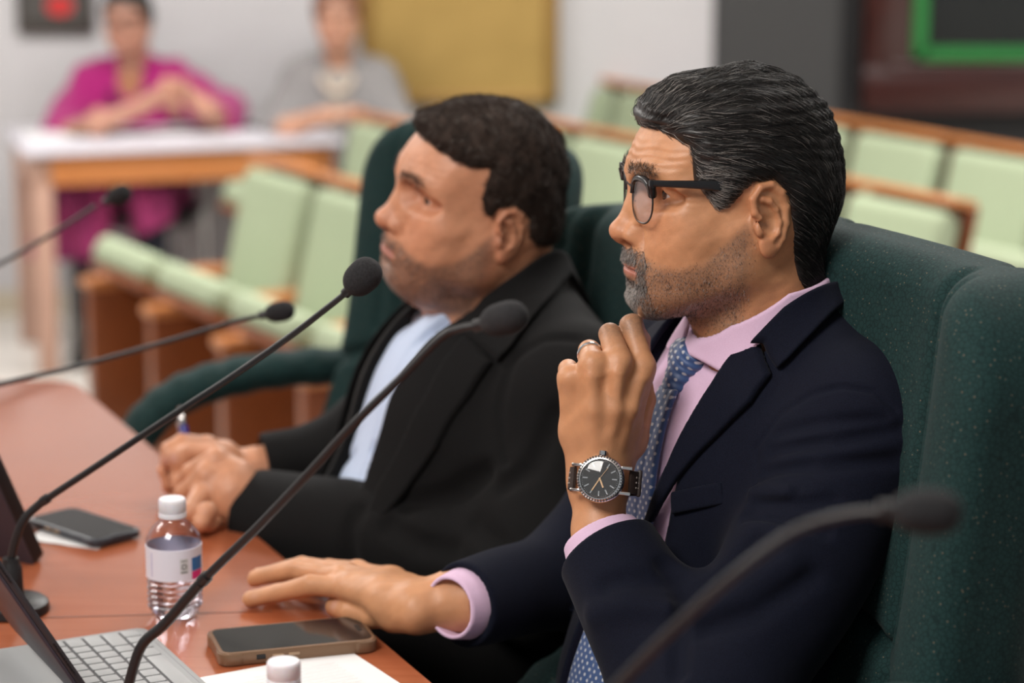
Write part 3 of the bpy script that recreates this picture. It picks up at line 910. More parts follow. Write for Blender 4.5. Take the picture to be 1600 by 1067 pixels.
def make_person(S):
    """S holds frames, joints (world), sizes, colours; returns the empty"""
    M = S['M']; Mi = npM(M.inverted()); R_, t_ = Mi[:3, :3], Mi[:3, 3]
    loc = lambda v: tuple(R_@np.array(v)+t_)
    root = empty('person', (S['root'][0], S['root'][1], 0), 0, S['label'], 'person')
    h = S['head']; XH = S['XH']; HL = M.inverted()@XH              # head -> torso frame
    tor = torso_sdf(S['T'])
    a, b, ra, rb = h['neck']; sc = XH.to_scale()[0]
    fa = h['fat']*.8
    na, nb_ = HL@Vector(a), HL@Vector(b)
    neck = lambda p: cap(p, na, nb_, (ra+fa)*sc, (rb+fa)*sc)
    # ---------------- body : head, neck, hands and what lies between, one surface
    headw = bounded(to_local(XH, lambda p: head_sdf(p, h)), XH@Vector((0, 0, -.03)), .215*sc)
    arms = S['arms']
    def inner(p):
        d = cap(p, M@Vector((-.02, 0, -.08)), M@Vector((0, 0, -.5)), .05, .05)
        for s in (1, -1):
            ar = arms[s]
            d = smin(d, cap(p, M@Vector((-.02, 0, -.08)), ar['S'], .03), .02)
            d = smin(d, cap(p, ar['S'], ar['E'], .028), .02)
            d = smin(d, cap(p, ar['E'], ar['E'].lerp(ar['W'], .5), .03, .036), .02)
            d = smin(d, cap(p, ar['E'].lerp(ar['W'], .5), ar['W'], .036, ar.get('wr', .0265)), .02)
        return d
    def body(p):
        d = headw(p); d = smin(d, inner(p), .012)
        for s in (1, -1):
            ar = arms[s]
            if 'hand' in ar: d = smin(d, ar['handb'](p), .016)
        return d+.00045*vnoise(p, 190, 77)
    for s in (1, -1):
        ar = arms[s]
        if 'hand' in ar: ar['handb'] = bounded(ar['hand'], ar['HC'], .15, .04)
    P_ = [XH@Vector((x, y, z)) for x in (-.12, .13) for y in (-.1, .1) for z in (-.12, .15)]
    for s in (1, -1): P_ += [arms[s]['E'], arms[s]['S'], arms[s]['W'], arms[s]['HC']+Vector((.1, .1, .1)), arms[s]['HC']-Vector((.1, .1, .1))]
    P_ += [M@Vector((0, 0, -.5))]
    lo = np.min([list(v) for v in P_], 0)-.06; hi = np.max([list(v) for v in P_], 0)+.06
    v, q = isosurf(body, lo, hi, S.get('h', .0016))
    A = npM(XH.inverted()); vh = (v@A[:3, :3].T.astype(F4)+A[:3, 3].astype(F4))
    tint = skin_tint(vh, h, S['skin'], S['beardc'], S['bd'])
    dh = np.linalg.norm(vh-np.array((0, 0, -.03)), axis=1) > .20
    base = np.array(S['skin'])*S.get('handk', 1.0)
    ht = base[None]*(1+vnoise(v, 130, 21)*.06+vnoise(v, 400, 22)*.04)[:, None]
    for c, r, colr, k in S.get('spots', []):
        w = np.exp(-(np.linalg.norm(v-np.array(c), axis=1)/r)**4)*k
        ht = ht*(1-w[:, None])+np.array(colr)*w[:, None]
    tint[dh] = ht[dh]
    v2 = v-np.array(root.location)
    link('body', npmesh('body', v2, q, tint), M_skin, root)
    # ---------------- eyes
    for s in (1, -1): wlink('eye', eyes_mesh(npM(XH), h.get('gaze', (0, 0)), sides=(s,)), M_eye, root)
    # ---------------- jacket
    off = .010
    V = np.array(S['V'])                               # opening in torso (y,z)
    sl = {}
    for s in (1, -1):
        ar = arms[s]
        sl[s] = [(loc(ar['S']), ar['r'][0]), (loc(ar['E']), ar['r'][1]), (loc(ar['C']), ar['r'][2])]
    def sleeve(p, s):
        d = chain(p, sl[s], .05)
        (e, _), (c, rc_) = sl[s][1], sl[s][2]
        ax = np.array(c)-np.array(e); ax = (ax/np.linalg.norm(ax)).astype(F4)
        pl = (p-np.array(c, F4))@ax
        d = smax(d, pl, .004)
        return smax(d, -np.maximum(np.linalg.norm((p-np.array(c, F4))-pl[:, None]*ax, axis=1)-(rc_-.006), -.012-pl), .002)
    def jbase(p, cutv=False):
        d = tor(p)-off
        if cutv:
            x, y, z = p[:, 0], p[:, 1], p[:, 2]
            cut = np.maximum(poly2(y, z, V), -(tor(p)+.012)); cut = np.maximum(cut, -x+S.get('vx', .0))
            d = smax(d, -cut, .003)
        t0 = d
        for s in (1, -1):
            up = cap(p, sl[s][0][0], tuple(np.array(sl[s][0][0])*.35+np.array(sl[s][1][0])*.65), sl[s][0][1], sl[s][0][1]*.35+sl[s][1][1]*.65)
            d = np.minimum(d, smin(t0, up, .035))
        for s in (1, -1): d = smin(d, sleeve(p, s), .004)
        return d
    surf = lambda p: smin(tor(p), neck(p), .03)
    def hits(f, pts): return [loc(march(f, x, y)) for x, y in pts]
    torw = to_local(M, lambda p: tor(p)-off); surfw = to_local(M, lambda p: surf(p)-.012)
    def expand(spec, f):
        if spec and len(spec[0]) == 2 and max(abs(v) for v in spec[0]) > 5: return hits(f, spec)
        return None
    folds = []
    jw = to_local(M, jbase)
    for pts, amp, w in S.get('folds', []):
        pp = [loc(march(jw, x, y)) for x, y in pts]
        folds.append((pp, amp*2.6, w*1.0))
    def jfold(p):
        d = jbase(p, True)
        for pp, amp, w in folds:
            dd = polyd(p, pp); d = d+amp*np.exp(-(dd/w)**2)
        # broad soft rumpling of the sleeves
        m = np.zeros(len(p), F4)
        for s in (1, -1):
            e = np.array(sl[s][1][0], F4)
            m = np.maximum(m, np.exp(-(np.linalg.norm(p-e, axis=1)/.12)**2))
        d = d+vnoise(p*np.array((1, 1, .8), F4), 34, 31)*(.0018+.0050*m)
        return d
    zt = S['colz']                                    # neckline plane in torso frame: z = a+b*x
    def jacket(p):
        d = jfold(p)
        x, y, z = p[:, 0], p[:, 1], p[:, 2]
        d = smax(d, -(neck(p)-.012), .004)
        return np.maximum(d, -.62-z)
    bb = np.array([list(c) for c, _ in sl[1]+sl[-1]]+[(-.2, -.2, -.62), (.22, .2, .09)])
    lo = bb.min(0)-.08; hi = bb.max(0)+.08; lo[2] = max(lo[2], -.66)
    jk = mlink('jacket', sdf_mesh('jacket', jacket, lo, hi, S.get('hj', .0035)), S['jmat'], root, M)
    MJ = lambda nm, me, m, par=jk: link(nm, me, m, par)
    # lapels and collar
    def shell(o_, t, region, k=.002, src=surf):
        return lambda p: smax(np.abs(src(p)-o_)-t, region(p), k)
    lp = np.array(hits(torw, S['lapel_px']))[:, 1:3]; S['lp'] = lp
    for side in (1, -1):
        poly = lp*np.array((side, 1)); nm = 'lapel'
        def reg(p, poly=poly): return np.maximum(poly2(p[:, 1], p[:, 2], poly), -p[:, 0]-.02)
        fsh = shell(off+.0048, .0032, reg, .002, lambda p: tor(p))
        MJ(nm, sdf_mesh(nm, fsh, (-.04, poly[:, 0].min()-.01, poly[:, 1].min()-.01), (.26, poly[:, 0].max()+.01, poly[:, 1].max()+.01), .0022), S['jmat'])
    cp = np.array(hits(surfw, S['collar_px'])); S['cp'] = cp
    cpoly = np.concatenate([np.stack([cp[:, 0], (cp[:, 2]-np.abs(cp[:, 1]))*.707], 1), S['collar_back']])
    def creg(p):
        w = poly2(p[:, 0], (p[:, 2]-np.abs(p[:, 1]))*.707, cpoly)
        return w
    MJ('collar', sdf_mesh('collar', shell(off+.0055, .0036, creg, .004), (-.17, -.17, -.16), (.14, .17, .12), .0019), S['jmat'])
    # ---------------- shirt
    def sreg(p):
        x, y, z = p[:, 0], p[:, 1], p[:, 2]
        return smax(tor(p)+.001, z-(zt[0]-.006-zt[1]*x), .006)
    VV = S['shirtbox']
    def shirt(p):
        d = sreg(p)+.0012*vnoise(p, 60, 41)+S.get('crease', 0)*np.exp(-((p[:, 2]-S.get('cz', -.3)-.4*p[:, 1])/.007)**2)
        d = smin(d, np.maximum(np.abs(p[:, 1]-S.get('plk', 0))-.016, tor(p)-.0008), .001)
        return np.maximum(np.maximum(d, VV[0]-p[:, 1]), np.maximum(p[:, 1]-VV[1], np.maximum(-.05-p[:, 0], -.6-p[:, 2])))
    sh = mlink('shirt', sdf_mesh('shirt', shirt, (-.06, VV[0]-.01, -.61), (.26, VV[1]+.01, .05), .0035), S['smat'], root, M)
    if 'wing_px' in S:
        wp = np.array(hits(surfw, S['wing_px']))[:, [0, 2]]; S['wp'] = wp
        wpoly = np.concatenate([wp, S['wing_back']])
        for side in (1, -1):
            wreg = lambda p, side=side: np.maximum(poly2(p[:, 0], p[:, 2], wpoly), .004-p[:, 1]*side)
            MJ('collar', sdf_mesh('collar', shell(.0070, .0022, wreg, .0018), (-.16, -.13, -.16), (.15, .13, .12), .002), S['smat'], sh)
    for s in (1, -1):
        ar = arms[s]
        if 'cuff' not in ar: continue
        e, c = np.array(ar['E']), np.array(ar['C']); ax = (c-e)/np.linalg.norm(c-e); r = ar['cuff']
        tilt = Vector(ar.get('cax', ax)); tilt.normalize(); ax = np.array(tilt)
        def cf(p, c=c, ax=ax, r=r):
            q = (p-c.astype(F4)); l = q@ax.astype(F4); rad = np.linalg.norm(q-l[:, None]*ax.astype(F4), axis=1)
            d = np.abs(rad-r+.004*np.clip(l/.02, -1, 1))-.0022
            return smax(smax(d, l-.019, .002), -.014-l, .002)
        me = sdf_mesh('cuff', cf, c-.07, c+.07, .0022)
        me.transform(M.inverted()); MJ('cuff', me, S['smat'], sh)
    # ---------------- trousers and shoes (below the table)
    hp = M@Vector((0, 0, -.56)); fw = M.to_3x3()@Vector((1, 0, 0)); lf = M.to_3x3()@Vector((0, 1, 0)); fw.z = 0; lf.z = 0; fw.normalize(); lf.normalize()
    hp = Vector((hp.x, hp.y, .575))
    def tro(p):
        d = cap(p, hp-lf*.08, hp+lf*.08, .085)
        for s in (1, -1):
            a1 = hp+lf*.09*s; k = a1+fw*.43+lf*.05*s+Vector((0, 0, -.02)); k.z = .565; an = k+fw*.02; an.z = .13
            c = smin(cap(p, a1, k, .082, .062), cap(p, k, an, .060, .047), .03); d = smin(d, c, .02)
        return d+vnoise(p, 30, 51)*.002
    pc = np.array(hp)
    wlink('trousers', sdf_mesh('trousers', tro, pc-np.array((.62, .5, .55)), pc+np.array((.45, .45, .2)), .010), M_trous, root)
    for s in (1, -1):
        k = hp+lf*.14*s+fw*.45; k.z = 0
        b0 = k+fw*-.05+Vector((0, 0, .045)); b1 = k+fw*.16+Vector((0, 0, .036))
        sf = lambda p: np.maximum(smin(cap(p, b0, b1, .044, .036), cap(p, b0, b0+Vector((0, 0, .07)), .042, .045), .03), .002-p[:, 2])
        wlink('shoe', sdf_mesh('shoe', sf, np.minimum(b0, b1)-.08, np.maximum(b0, b1)+.13, .007), M_shoe, root)
    S['jw'] = jw; S['tor'] = tor; S['root_o'] = root; S['jk'] = jk; S['sh'] = sh; S['loc'] = loc; S['surf'] = surf; S['headw'] = headw; S['shell'] = shell; S['body'] = body
    return root

def hairpiece(name, S, poly, thick, flow, N_, steps, step, grey, rad, lift, base=(.012, .010, .009), strand_keep=None, seed=3, seg_h=.0022, hm=None):
    """cap of hair plus strands. poly = outline in head (x,z); thick(p)=depth over the skull"""
    h = S['head']; XH = S['XH']; root = S['root_o']; M_hair = hm or globals()['M_hair']
    na_, nb2, ra_, rb_ = h['neck']
    hs = lambda p: smin(skull(p, h), cap(p, na_, nb2, ra_+h['fat']*.6, rb_+h['fat']), .022)
    def capf(p):
        reg = poly2(p[:, 0], p[:, 2], poly)
        sk = hs(p)-.0006-(thick(p)-.0006)*np.clip((.001-reg)/.016, 0, 1)**.6
        d = smax(sk, reg, .010)
        return d
    capf_in = lambda p: smax(capf(p), -(hs(p)+.006), .001)
    base_o = sdf_mesh('hair', capf_in, (-.14, -.12, -.12), (.14, .12, .16), seg_h, tint=lambda v: np.array(base)[None]*(1+.35*vnoise(v, 300, 8))[:, None]*np.ones((len(v), 3)))
    o = mlink(name, base_o, M_hair, root, XH)
    keep = lambda p: ((hs(p) > -.0015) & (poly2(p[:, 0], p[:, 2], poly) < .002)).astype(float)*(strand_keep(p) if strand_keep else 1)
    pts = surface_points(capf, (-.13, -.11, -.11), (.13, .11, .15), N_, keep, seed)
    pl = flow_strands(capf, pts, flow, steps, step, lift, .30, seed)
    r = np.random.default_rng(seed+1)
    g = grey(pts)
    is_g = r.random(len(pts)) < g
    c = np.where(is_g[:, None], np.array((.17, .158, .145))*(.5+.9*r.random((len(pts), 1)))*(1+.9*np.clip((pts[:, :1]-.02)/.03, 0, 1)), np.array(base)*(.5+1.3*r.random((len(pts), 1))))
    st = strand_mesh('strands', pl, rad, c)
    s = link('strands', st, M_hair, o)
    s['kind'] = 'stuff'
    return o
def stubble(name, S, keep, N_, length, grey, rad=.00016, seed=9, base=(.02, .016, .013), down=(.25, 0, -1.0)):
    h = S['head']; XH = S['XH']
    f = lambda p: head_sdf(p, h, ears=False)
    pts = surface_points(f, (-.02, -.075, -.125), (.115, .075, .05), N_, keep, seed)
    g = grad(f, pts); r = np.random.default_rng(seed)
    D = np.array(down)+r.normal(size=pts.shape)*.35
    D[:, 1] += np.sign(pts[:, 1])*.25
    D = D-g*(D*g).sum(1)[:, None]; D /= np.linalg.norm(D, axis=1)[:, None]
    L = (length(pts)*(.6+.8*r.random(len(pts))))[:, None]
    pl = np.stack([pts-g*.0006, pts+g*L*.30+D*L*.4, pts+g*L*.38+D*L], 1)
    gg = r.random(len(pts)) < grey(pts)
    c = np.where(gg[:, None], np.array((.40, .36, .33))*(.6+.6*r.random((len(pts), 1))), np.array(base)*(.5+1.2*r.random((len(pts), 1))))
    me = strand_mesh(name, pl, rad, c)
    o = mlink(name, me, M_hair, S['root_o'], XH); o['kind'] = 'stuff'
    return o
# ------------------------------------------------------------------ man in the navy suit
hA = dict(HP); hA.update(fold=1.5, wrinkle=.65, ear=1.07, gaze=(4, -6), browc=.55, neck=((-.022, 0, -.02), (-.040, 0, -.19), .058, .064))
earw = P(1178, 345, 2.20); YH = 10.3
Ld = Vector((math.sin(math.radians(YH)), -math.cos(math.radians(YH)), 0))
OA = earw-Ld*.075
XA = mk_frame(OA, 180+YH)@Matrix.Scale(1.012, 4)
nbA = P(1168, 505, 2.30)
MA = mk_frame(nbA, 180+23.9)
SA = dict(M=MA, XH=XA, head=hA, root=(.30, 2.33), label='man in navy suit, pink shirt and dotted tie resting his chin on his fist', skin=(.55, .265, .130), beardc=(.13, .095, .075), bd=.55, h=.0014, hj=.0028)
# near (left) hand : back of a loose fist under the chin
D0 = 2.195
def q_(x, y, d): return P(x, y, d)
fA = [
 [(q_(1004, 572, 2.205), .0118), (q_(985, 508, 2.228), .0098), (q_(1002, 530, 2.262), .0086), (q_(1004, 566, 2.262), .0078)],
 [(q_(966, 563, 2.190), .0122), (q_(953, 522, 2.222), .0103), (q_(972, 545, 2.252), .0088), (q_(974, 580, 2.245), .0078)],
 [(q_(926, 566, 2.186), .0118), (q_(921, 548, 2.222), .0098), (q_(942, 568, 2.246), .0086), (q_(948, 602, 2.236), .0076)],
 [(q_(891, 590, 2.192), .0108), (q_(888, 577, 2.222), .0088), (q_(908, 598, 2.240), .0078), (q_(918, 622, 2.230), .0070)],
 [(q_(985, 690, 2.225), .0150), (q_(1006, 625, 2.240), .0112), (q_(1002, 575, 2.262), .0094), (q_(985, 552, 2.275), .0080)],
]
WA = q_(935, 775, 2.195)
pA = [
 [(q_(950, 750, 2.200), .0195), (q_(975, 665, 2.206), .0150), (q_(1000, 590, 2.206), .0122)],
 [(q_(938, 750, 2.195), .0195), (q_(952, 660, 2.196), .0150), (q_(964, 580, 2.191), .0128)],
 [(q_(928, 750, 2.195), .0190), (q_(926, 665, 2.192), .0150), (q_(925, 584, 2.188), .0122)],
 [(q_(920, 750, 2.200), .0180), (q_(902, 675, 2.200), .0150), (q_(892, 605, 2.194), .0118)],
 [(q_(935, 720, 2.215), .0200), (q_(945, 630, 2.225), .0180)],
 [(q_(948, 745, 2.210), .0180), (q_(985, 680, 2.225), .0150)],
 [(q_(944, 722, 2.178), .0030), (q_(962, 640, 2.1745), .0034), (q_(966, 585, 2.1765), .0040)],
 [(q_(930, 722, 2.176), .0028), (q_(927, 640, 2.1730), .0032), (q_(925, 590, 2.1745), .0038)],
 [(q_(956, 722, 2.186), .0028), (q_(986, 640, 2.184), .0034), (q_(1000, 595, 2.192), .0040)],
 [(q_(938, 870, 2.180), .0240), (WA, .0220), (q_(936, 735, 2.197), .0215)],
]
fR = [
 [(T(545, 919, .786), .0118), (T(486, 914, .784), .0108), (T(434, 926, .769), .0095), (T(392, 936, .7600), .0088)],
 [(T(532, 904, .789), .0120), (T(462, 890, .786), .0108), (T(400, 902, .770), .0095), (T(358, 914, .7600), .0088)],
 [(T(538, 896, .788), .0116), (T(472, 884, .783), .0104), (T(428, 894, .769), .0094), (T(390, 905, .7595), .0088)],
 [(T(558, 892, .783), .0108), (T(512, 887, .778), .0094), (T(476, 894, .766), .0086), (T(448, 900, .7590), .0080)],
 [(T(622, 960, .775), .0160), (T(580, 962, .768), .0130), (T(548, 956, .765), .0116), (T(524, 948, .7620), .0106)],
]
WR = T(668, 946, .785)
pR = [
 [(T(650, 955, .786), .0200), (T(600, 940, .787), .0155), (T(548, 922, .787), .0122)],
 [(T(652, 943, .790), .0195), (T(598, 925, .791), .0155), (T(536, 906, .790), .0124)],
 [(T(656, 934, .789), .0190), (T(602, 913, .790), .0145), (T(541, 899, .788), .0118)],
 [(T(662, 930, .785), .0175), (T(612, 908, .784), .0138), (T(560, 894, .783), .0110)],
 [(T(650, 958, .780), .0190), (T(615, 962, .774), .0160)],
 [(T(775, 930, .800), .0300), (T(705, 938, .792), .0285), (T(655, 945, .788), .0215)],
]
nb = nbA
shN = MA@Vector((-.035, .165, -.085)); shF = MA@Vector((-.03, -.165, -.085))
EN = P(1100, 1135, 2.035); CN = P(950, 862, 2.165)
EF = P(925, 892, 2.455); CF = T(722, 944, .795)
nail = (.62, .36, .28)
SA['arms'] = {
 1: dict(S=shN, E=EN, W=P(938, 830, 2.18), C=CN, r=(.070, .062, .049), wr=.024, hand=hand_sdf(pA, fA), HC=P(940, 650, 2.21), cuff=.0385, cax=(q_(925, 760, 2.19)-EN)),
 -1: dict(S=shF, E=EF, W=T(745, 934, .797), C=CF, r=(.066, .058, .043), wr=.030, hand=hand_sdf(pR, fR), HC=T(560, 922, .785), cuff=.0335),
}
SA['spots'] = [(T(519, 944, .770), .0065, nail, .6), (T(394, 931, .768), .0060, nail, .6), (T(360, 909, .768), .0060, nail, .6),
 (q_(1004, 572, 2.195), .013, (.47, .17, .09), .35), (q_(966, 560, 2.18), .013, (.47, .17, .09), .35), (q_(926, 566, 2.176), .012, (.47, .17, .09), .35), (q_(983, 503, 2.22), .010, (.50, .20, .11), .4), (q_(953, 520, 2.21), .010, (.50, .20, .11), .4)]
SA['T'] = dict(chest=((-.008, 0, -.20), (.122, .180, .205)), belly=((.025, 0, -.40), (.150, .172, .18)), hips=((-.02, 0, -.56), (.15, .19, .12)), sh=(-.038, .150, -.066, .068))
SA['V'] = [(.080, .06), (.072, -.03), (.066, -.10), (.054, -.20), (.048, -.30), (.060, -.45), (.07, -.60), (-.075, -.60), (-.055, -.40), (-.048, -.22), (-.055, -.12), (-.080, -.03), (-.10, .06)]
SA['vx'] = -.02
SA['colz'] = (.006, .356)
SA['cfront'] = .012
SA['lapel_px'] = [(1192, 522), (1212, 584), (1180, 628), (1125, 683), (1064, 749), (1026, 815), (1015, 815), (1053, 722), (1086, 656), (1125, 595), (1176, 530)]
SA['collar_px'] = [(1312, 446), (1250, 466), (1221, 485), (1168, 540), (1190, 540), (1212, 580), (1229, 565), (1268, 524), (1301, 491), (1335, 470)]
SA['collar_back'] = np.array([(-.17, -.045), (-.17, .045)])
SA['wing_px'] = [(1300, 436), (1238, 460), (1150, 512), (1073, 545), (1100, 564), (1134, 584), (1170, 556), (1235, 502), (1300, 470)]
SA['wing_back'] = np.array([(-.13, .01), (-.13, .05)])
SA['shirtbox'] = (-.13, .14)
SA['jmat'] = M_navy; SA['smat'] = M_pink
SA['folds'] = [
 ([(1180, 760), (1180, 700), (1218, 645), (1268, 615), (1317, 604), (1367, 612), (1400, 640)], .0022, .0022),
 ([(1207, 704), (1300, 690), (1405, 672)], .0032, .006),
 ([(1215, 676), (1290, 660), (1380, 655)], .0020, .006),
 ([(1195, 738), (1280, 728), (1400, 720)], .0030, .007),
 ([(1180, 788), (1240, 790), (1300, 782)], .0045, .006),
 ([(1165, 806), (1230, 812), (1290, 830)], .0035, .006),
 ([(1178, 770), (1230, 768)], -.003, .006),
 ([(1040, 885), (1055, 900), (1073, 922)], .0055, .009),
 ([(1073, 922), (1062, 980), (1058, 1050)], .0050, .008),
 ([(1073, 922), (1120, 905), (1180, 850)], .0040, .010),
 ([(1085, 960), (1150, 930), (1230, 880)], -.0030, .012),
 ([(1040, 905), (990, 905), (950, 915)], .0022, .010),
 ([(1045, 950), (980, 945), (930, 960)], -.0025, .012),
 ([(1100, 985), (1180, 960), (1270, 900)], .0025, .010),
]
make_person(SA)
print('LAPEL', np.round(SA['lp'], 3).tolist()); print('COLLAR', np.round(SA['cp'], 3).tolist()); print('WING', np.round(SA['wp'], 3).tolist())
# tie
tieM = mat('blue dotted silk', (.05, .10, .27), .45)
_q = N(tieM); _mp = _q.coord('Object', (1, 1, 1), (0, 0, 0))
_s = _q.n('ShaderNodeSeparateXYZ'); _q.l(_mp, 'Vector', _s, 'Vector'); _c = _q.n('ShaderNodeCombineXYZ'); _q.l(_s, 'Y', _c, 'X'); _q.l(_s, 'Z', _c, 'Y')
_m2 = _q.n('ShaderNodeMapping'); _m2.inputs['Rotation'].default_value = (0, 0, math.radians(38)); _q.l(_c, 'Vector', _m2, 'Vector')
_v = _q.n('ShaderNodeTexVoronoi', i_Scale=135.0, i_Randomness=0.0); _v.voronoi_dimensions = '2D'; _q.l(_m2, 'Vector', _v, 'Vector')
_r = _q.ramp(_v, 'Distance', [(.19, (.50, .52, .56)), (.25, (.034, .080, .215))]); _q.l(_r, 'Color', _q.b, 'Base Color')
_q.b.inputs['Sheen Weight'].default_value = .3
def tie_f(p):
    x, y, z = p[:, 0], p[:, 1], p[:, 2]
    poly = [(-.015, -.055), (.015, -.055), (.024, -.12), (.036, -.25), (.048, -.52), (-.040, -.52), (-.032, -.25), (-.022, -.12)]
    d = smax(np.abs(SA['tor'](p)-.0075)-.003+.0012*np.exp(-((y-.01)/.003)**2), poly2(y-.004, z, poly), .003)
    return np.maximum(d, -x)
tie = mlink('tie', sdf_mesh('tie', tie_f, (0, -.05, -.54), (.24, .06, -.04), .0022), tieM, SA['root_o'], MA)
xk = .068
def knot_f(p):
    m = p.copy()
    m[:, 0] = (m[:, 0]-xk)*1.15+xk
    d = cap(m, (xk-.004, 0, -.028), (xk+.016, 0, -.066), .0185, .0135)
    d = smin(d, cap(m, (xk-.004, -.010, -.028), (xk-.004, .010, -.028), .015), .008)
    return d+.0008*np.sin((p[:, 2]+p[:, 1]*.6)*700)
link('knot', sdf_mesh('knot', knot_f, (0, -.05, -.11), (.13, .05, 0), .0018), tieM, tie)
# breast pocket welt
PKT = [tuple(q[1:3]) for q in [SA['loc'](march(SA['jw'], x, y)) for x, y in ((1053, 768), (1131, 752), (1134, 787), (1054, 803))]]
def pock(p):
    poly = PKT
    return np.maximum(smax(np.abs(SA['tor'](p)-.0125)-.002, poly2(p[:, 1], p[:, 2], poly), .002), -p[:, 0])
link('breast_pocket', sdf_mesh('breast_pocket', pock, (-.02, .03, -.32), (.20, .19, -.12), .002), M_navy, SA['jk'])
# hair
polyA = [(.104, .071), (.092, .078), (.079, .080), (.071, .073), (.058, .067), (.0555, .045), (.055, .036), (.044, .026), (.036, .008), (.031, .002), (.022, .012), (.012, .026), (.000, .036), (-.016, .037), (-.030, .020), (-.034, -.004), (-.037, -.030), (-.046, -.058), (-.056, -.072), (-.068, -.080), (-.090, -.084), (-.14, -.084), (-.14, .16), (.06, .18), (.115, .12)]
def thickA(p):
    x, y, z = p[:, 0], p[:, 1], p[:, 2]
    t = .0065+.0060*np.clip((z-.05)/.06, 0, 1)+.004*np.exp(-((x-.075)/.03)**2)*(z > .06)
    t = t-.003*np.clip((.02-z)/.05, 0, 1)
    # swept locks : ridges that run front to back
    ph = np.sqrt((x*.35)**2+(z-.01)**2)*2*math.pi/.0095+np.abs(y)*60+2.2*vnoise(p*np.array((.35, 1, 1), F4), 90, 3)
    return t+.0008*np.sin(ph)*np.clip((z-.02)/.05, .2, 1)+.0012*vnoise(p, 120, 6)
def flowA(p):
    x, y, z = p[:, 0], p[:, 1], p[:, 2]
    top = np.clip((z-.055)/.04, 0, 1)
    fx = -1.0+0*x; fz = .55*np.clip((x-.045)/.04, 0, 1)*top-.55*(1-top)-.5*np.clip((-x-.03)/.05, 0, 1)
    fy = .25*np.sign(y)*top*(1-np.clip(np.abs(y)/.05, 0, 1))+.35*vnoise(p, 60, 17)
    return np.stack([fx, fy, fz+.35*vnoise(p, 70, 18)], 1)
greyA = lambda p: np.clip(.08+.75*np.clip((p[:, 0]-.015)/.03, 0, 1)*np.clip((.075-p[:, 2])/.04, 0, 1)+.10*np.clip((p[:, 0]-.03)/.05, 0, 1), 0, .85)
hairpiece('hair', SA, polyA, thickA, flowA, 17000, 9, .0050, greyA, .00018, lambda t: -.0012+.0032*math.sin(min(t*1.25, 1)*math.pi), (.012, .0105, .0095))
# beard, moustache, brows
bmk = lambda p: beard_mask(p, hA)
mst = lambda p: np.maximum(np.exp(-(((p[:, 2]+.039)/.007)**4))*np.clip((.031-np.abs(p[:, 1]))/.004, 0, 1)*(p[:, 0] > .080), .8*np.exp(-(((np.abs(p[:, 1])-.029)/.0055)**4))*np.exp(-(((p[:, 2]+.056)/.018)**4)))*(p[:, 0] > .070)
gt = lambda p: np.clip((p[:, 0]-.060)/.030, 0, 1)*np.clip((-.062-p[:, 2])/.010, 0, 1)*np.clip((.038-np.abs(p[:, 1]))/.020, 0, 1)
def keepA(p): return np.clip(bmk(p)*(.18+1.0*gt(p))+mst(p)*1.0, 0, 1)
stubble('beard', SA, keepA, 15000, lambda p: .0018+.0026*gt(p)+.0030*mst(p), lambda p: np.clip(.34+.42*gt(p)+.16*mst(p), 0, .9), .00014)
def brow_keep(p):
    ya = np.abs(p[:, 1])
    zc = .0405+.0035*np.sin(np.clip((ya-.010)/.040, 0, 1)*2.6)
    return np.exp(-((p[:, 2]-zc)/.0042)**2)*np.clip((ya-.008)/.004, 0, 1)*np.clip((.050-ya)/.008, 0, 1)*(p[:, 0] > .05)
stubble('eyebrows', SA, brow_keep, 800, lambda p: .0058+0*p[:, 0], lambda p: .25+0*p[:, 0], .00016, 12, (.012, .010, .009), (-.5, 0, .25))
# ------------------------------------------------------------------ eyeglasses
def superell(cx, cz, a, b, n=40, e=2.6):
    out = []
    for i in range(n):
        t = 2*math.pi*i/n; c, s_ = math.cos(t), math.sin(t)
        w = 1-.10*(s_ < 0)*abs(s_)
        out.append((cx+a*w*math.copysign(abs(c)**(2/e), c), cz+b*math.copysign(abs(s_)**(2/e), s_)))
    return out
def lx(y): return .0985-.0022*(abs(y)/.03)**2*1.0
gl = empty('eyeglasses', XA@Vector((.09, 0, .02)), label='black browline eyeglasses worn by the man in the navy suit', cat='glasses')
M_lens = thin_clear('lens', .02, 1.5, (.95, .93, .94))
M_acet = mat('black acetate', (.010, .010, .011), .25)
M_gun = mat('gunmetal', (.06, .055, .05), .3, .8)
Lm = Matrix.Translation(-parent_world(gl))@XA
def gbuild(mb, nm, m, par=gl): return mb.build(nm, m, par, M=Lm if par is gl else Lm)
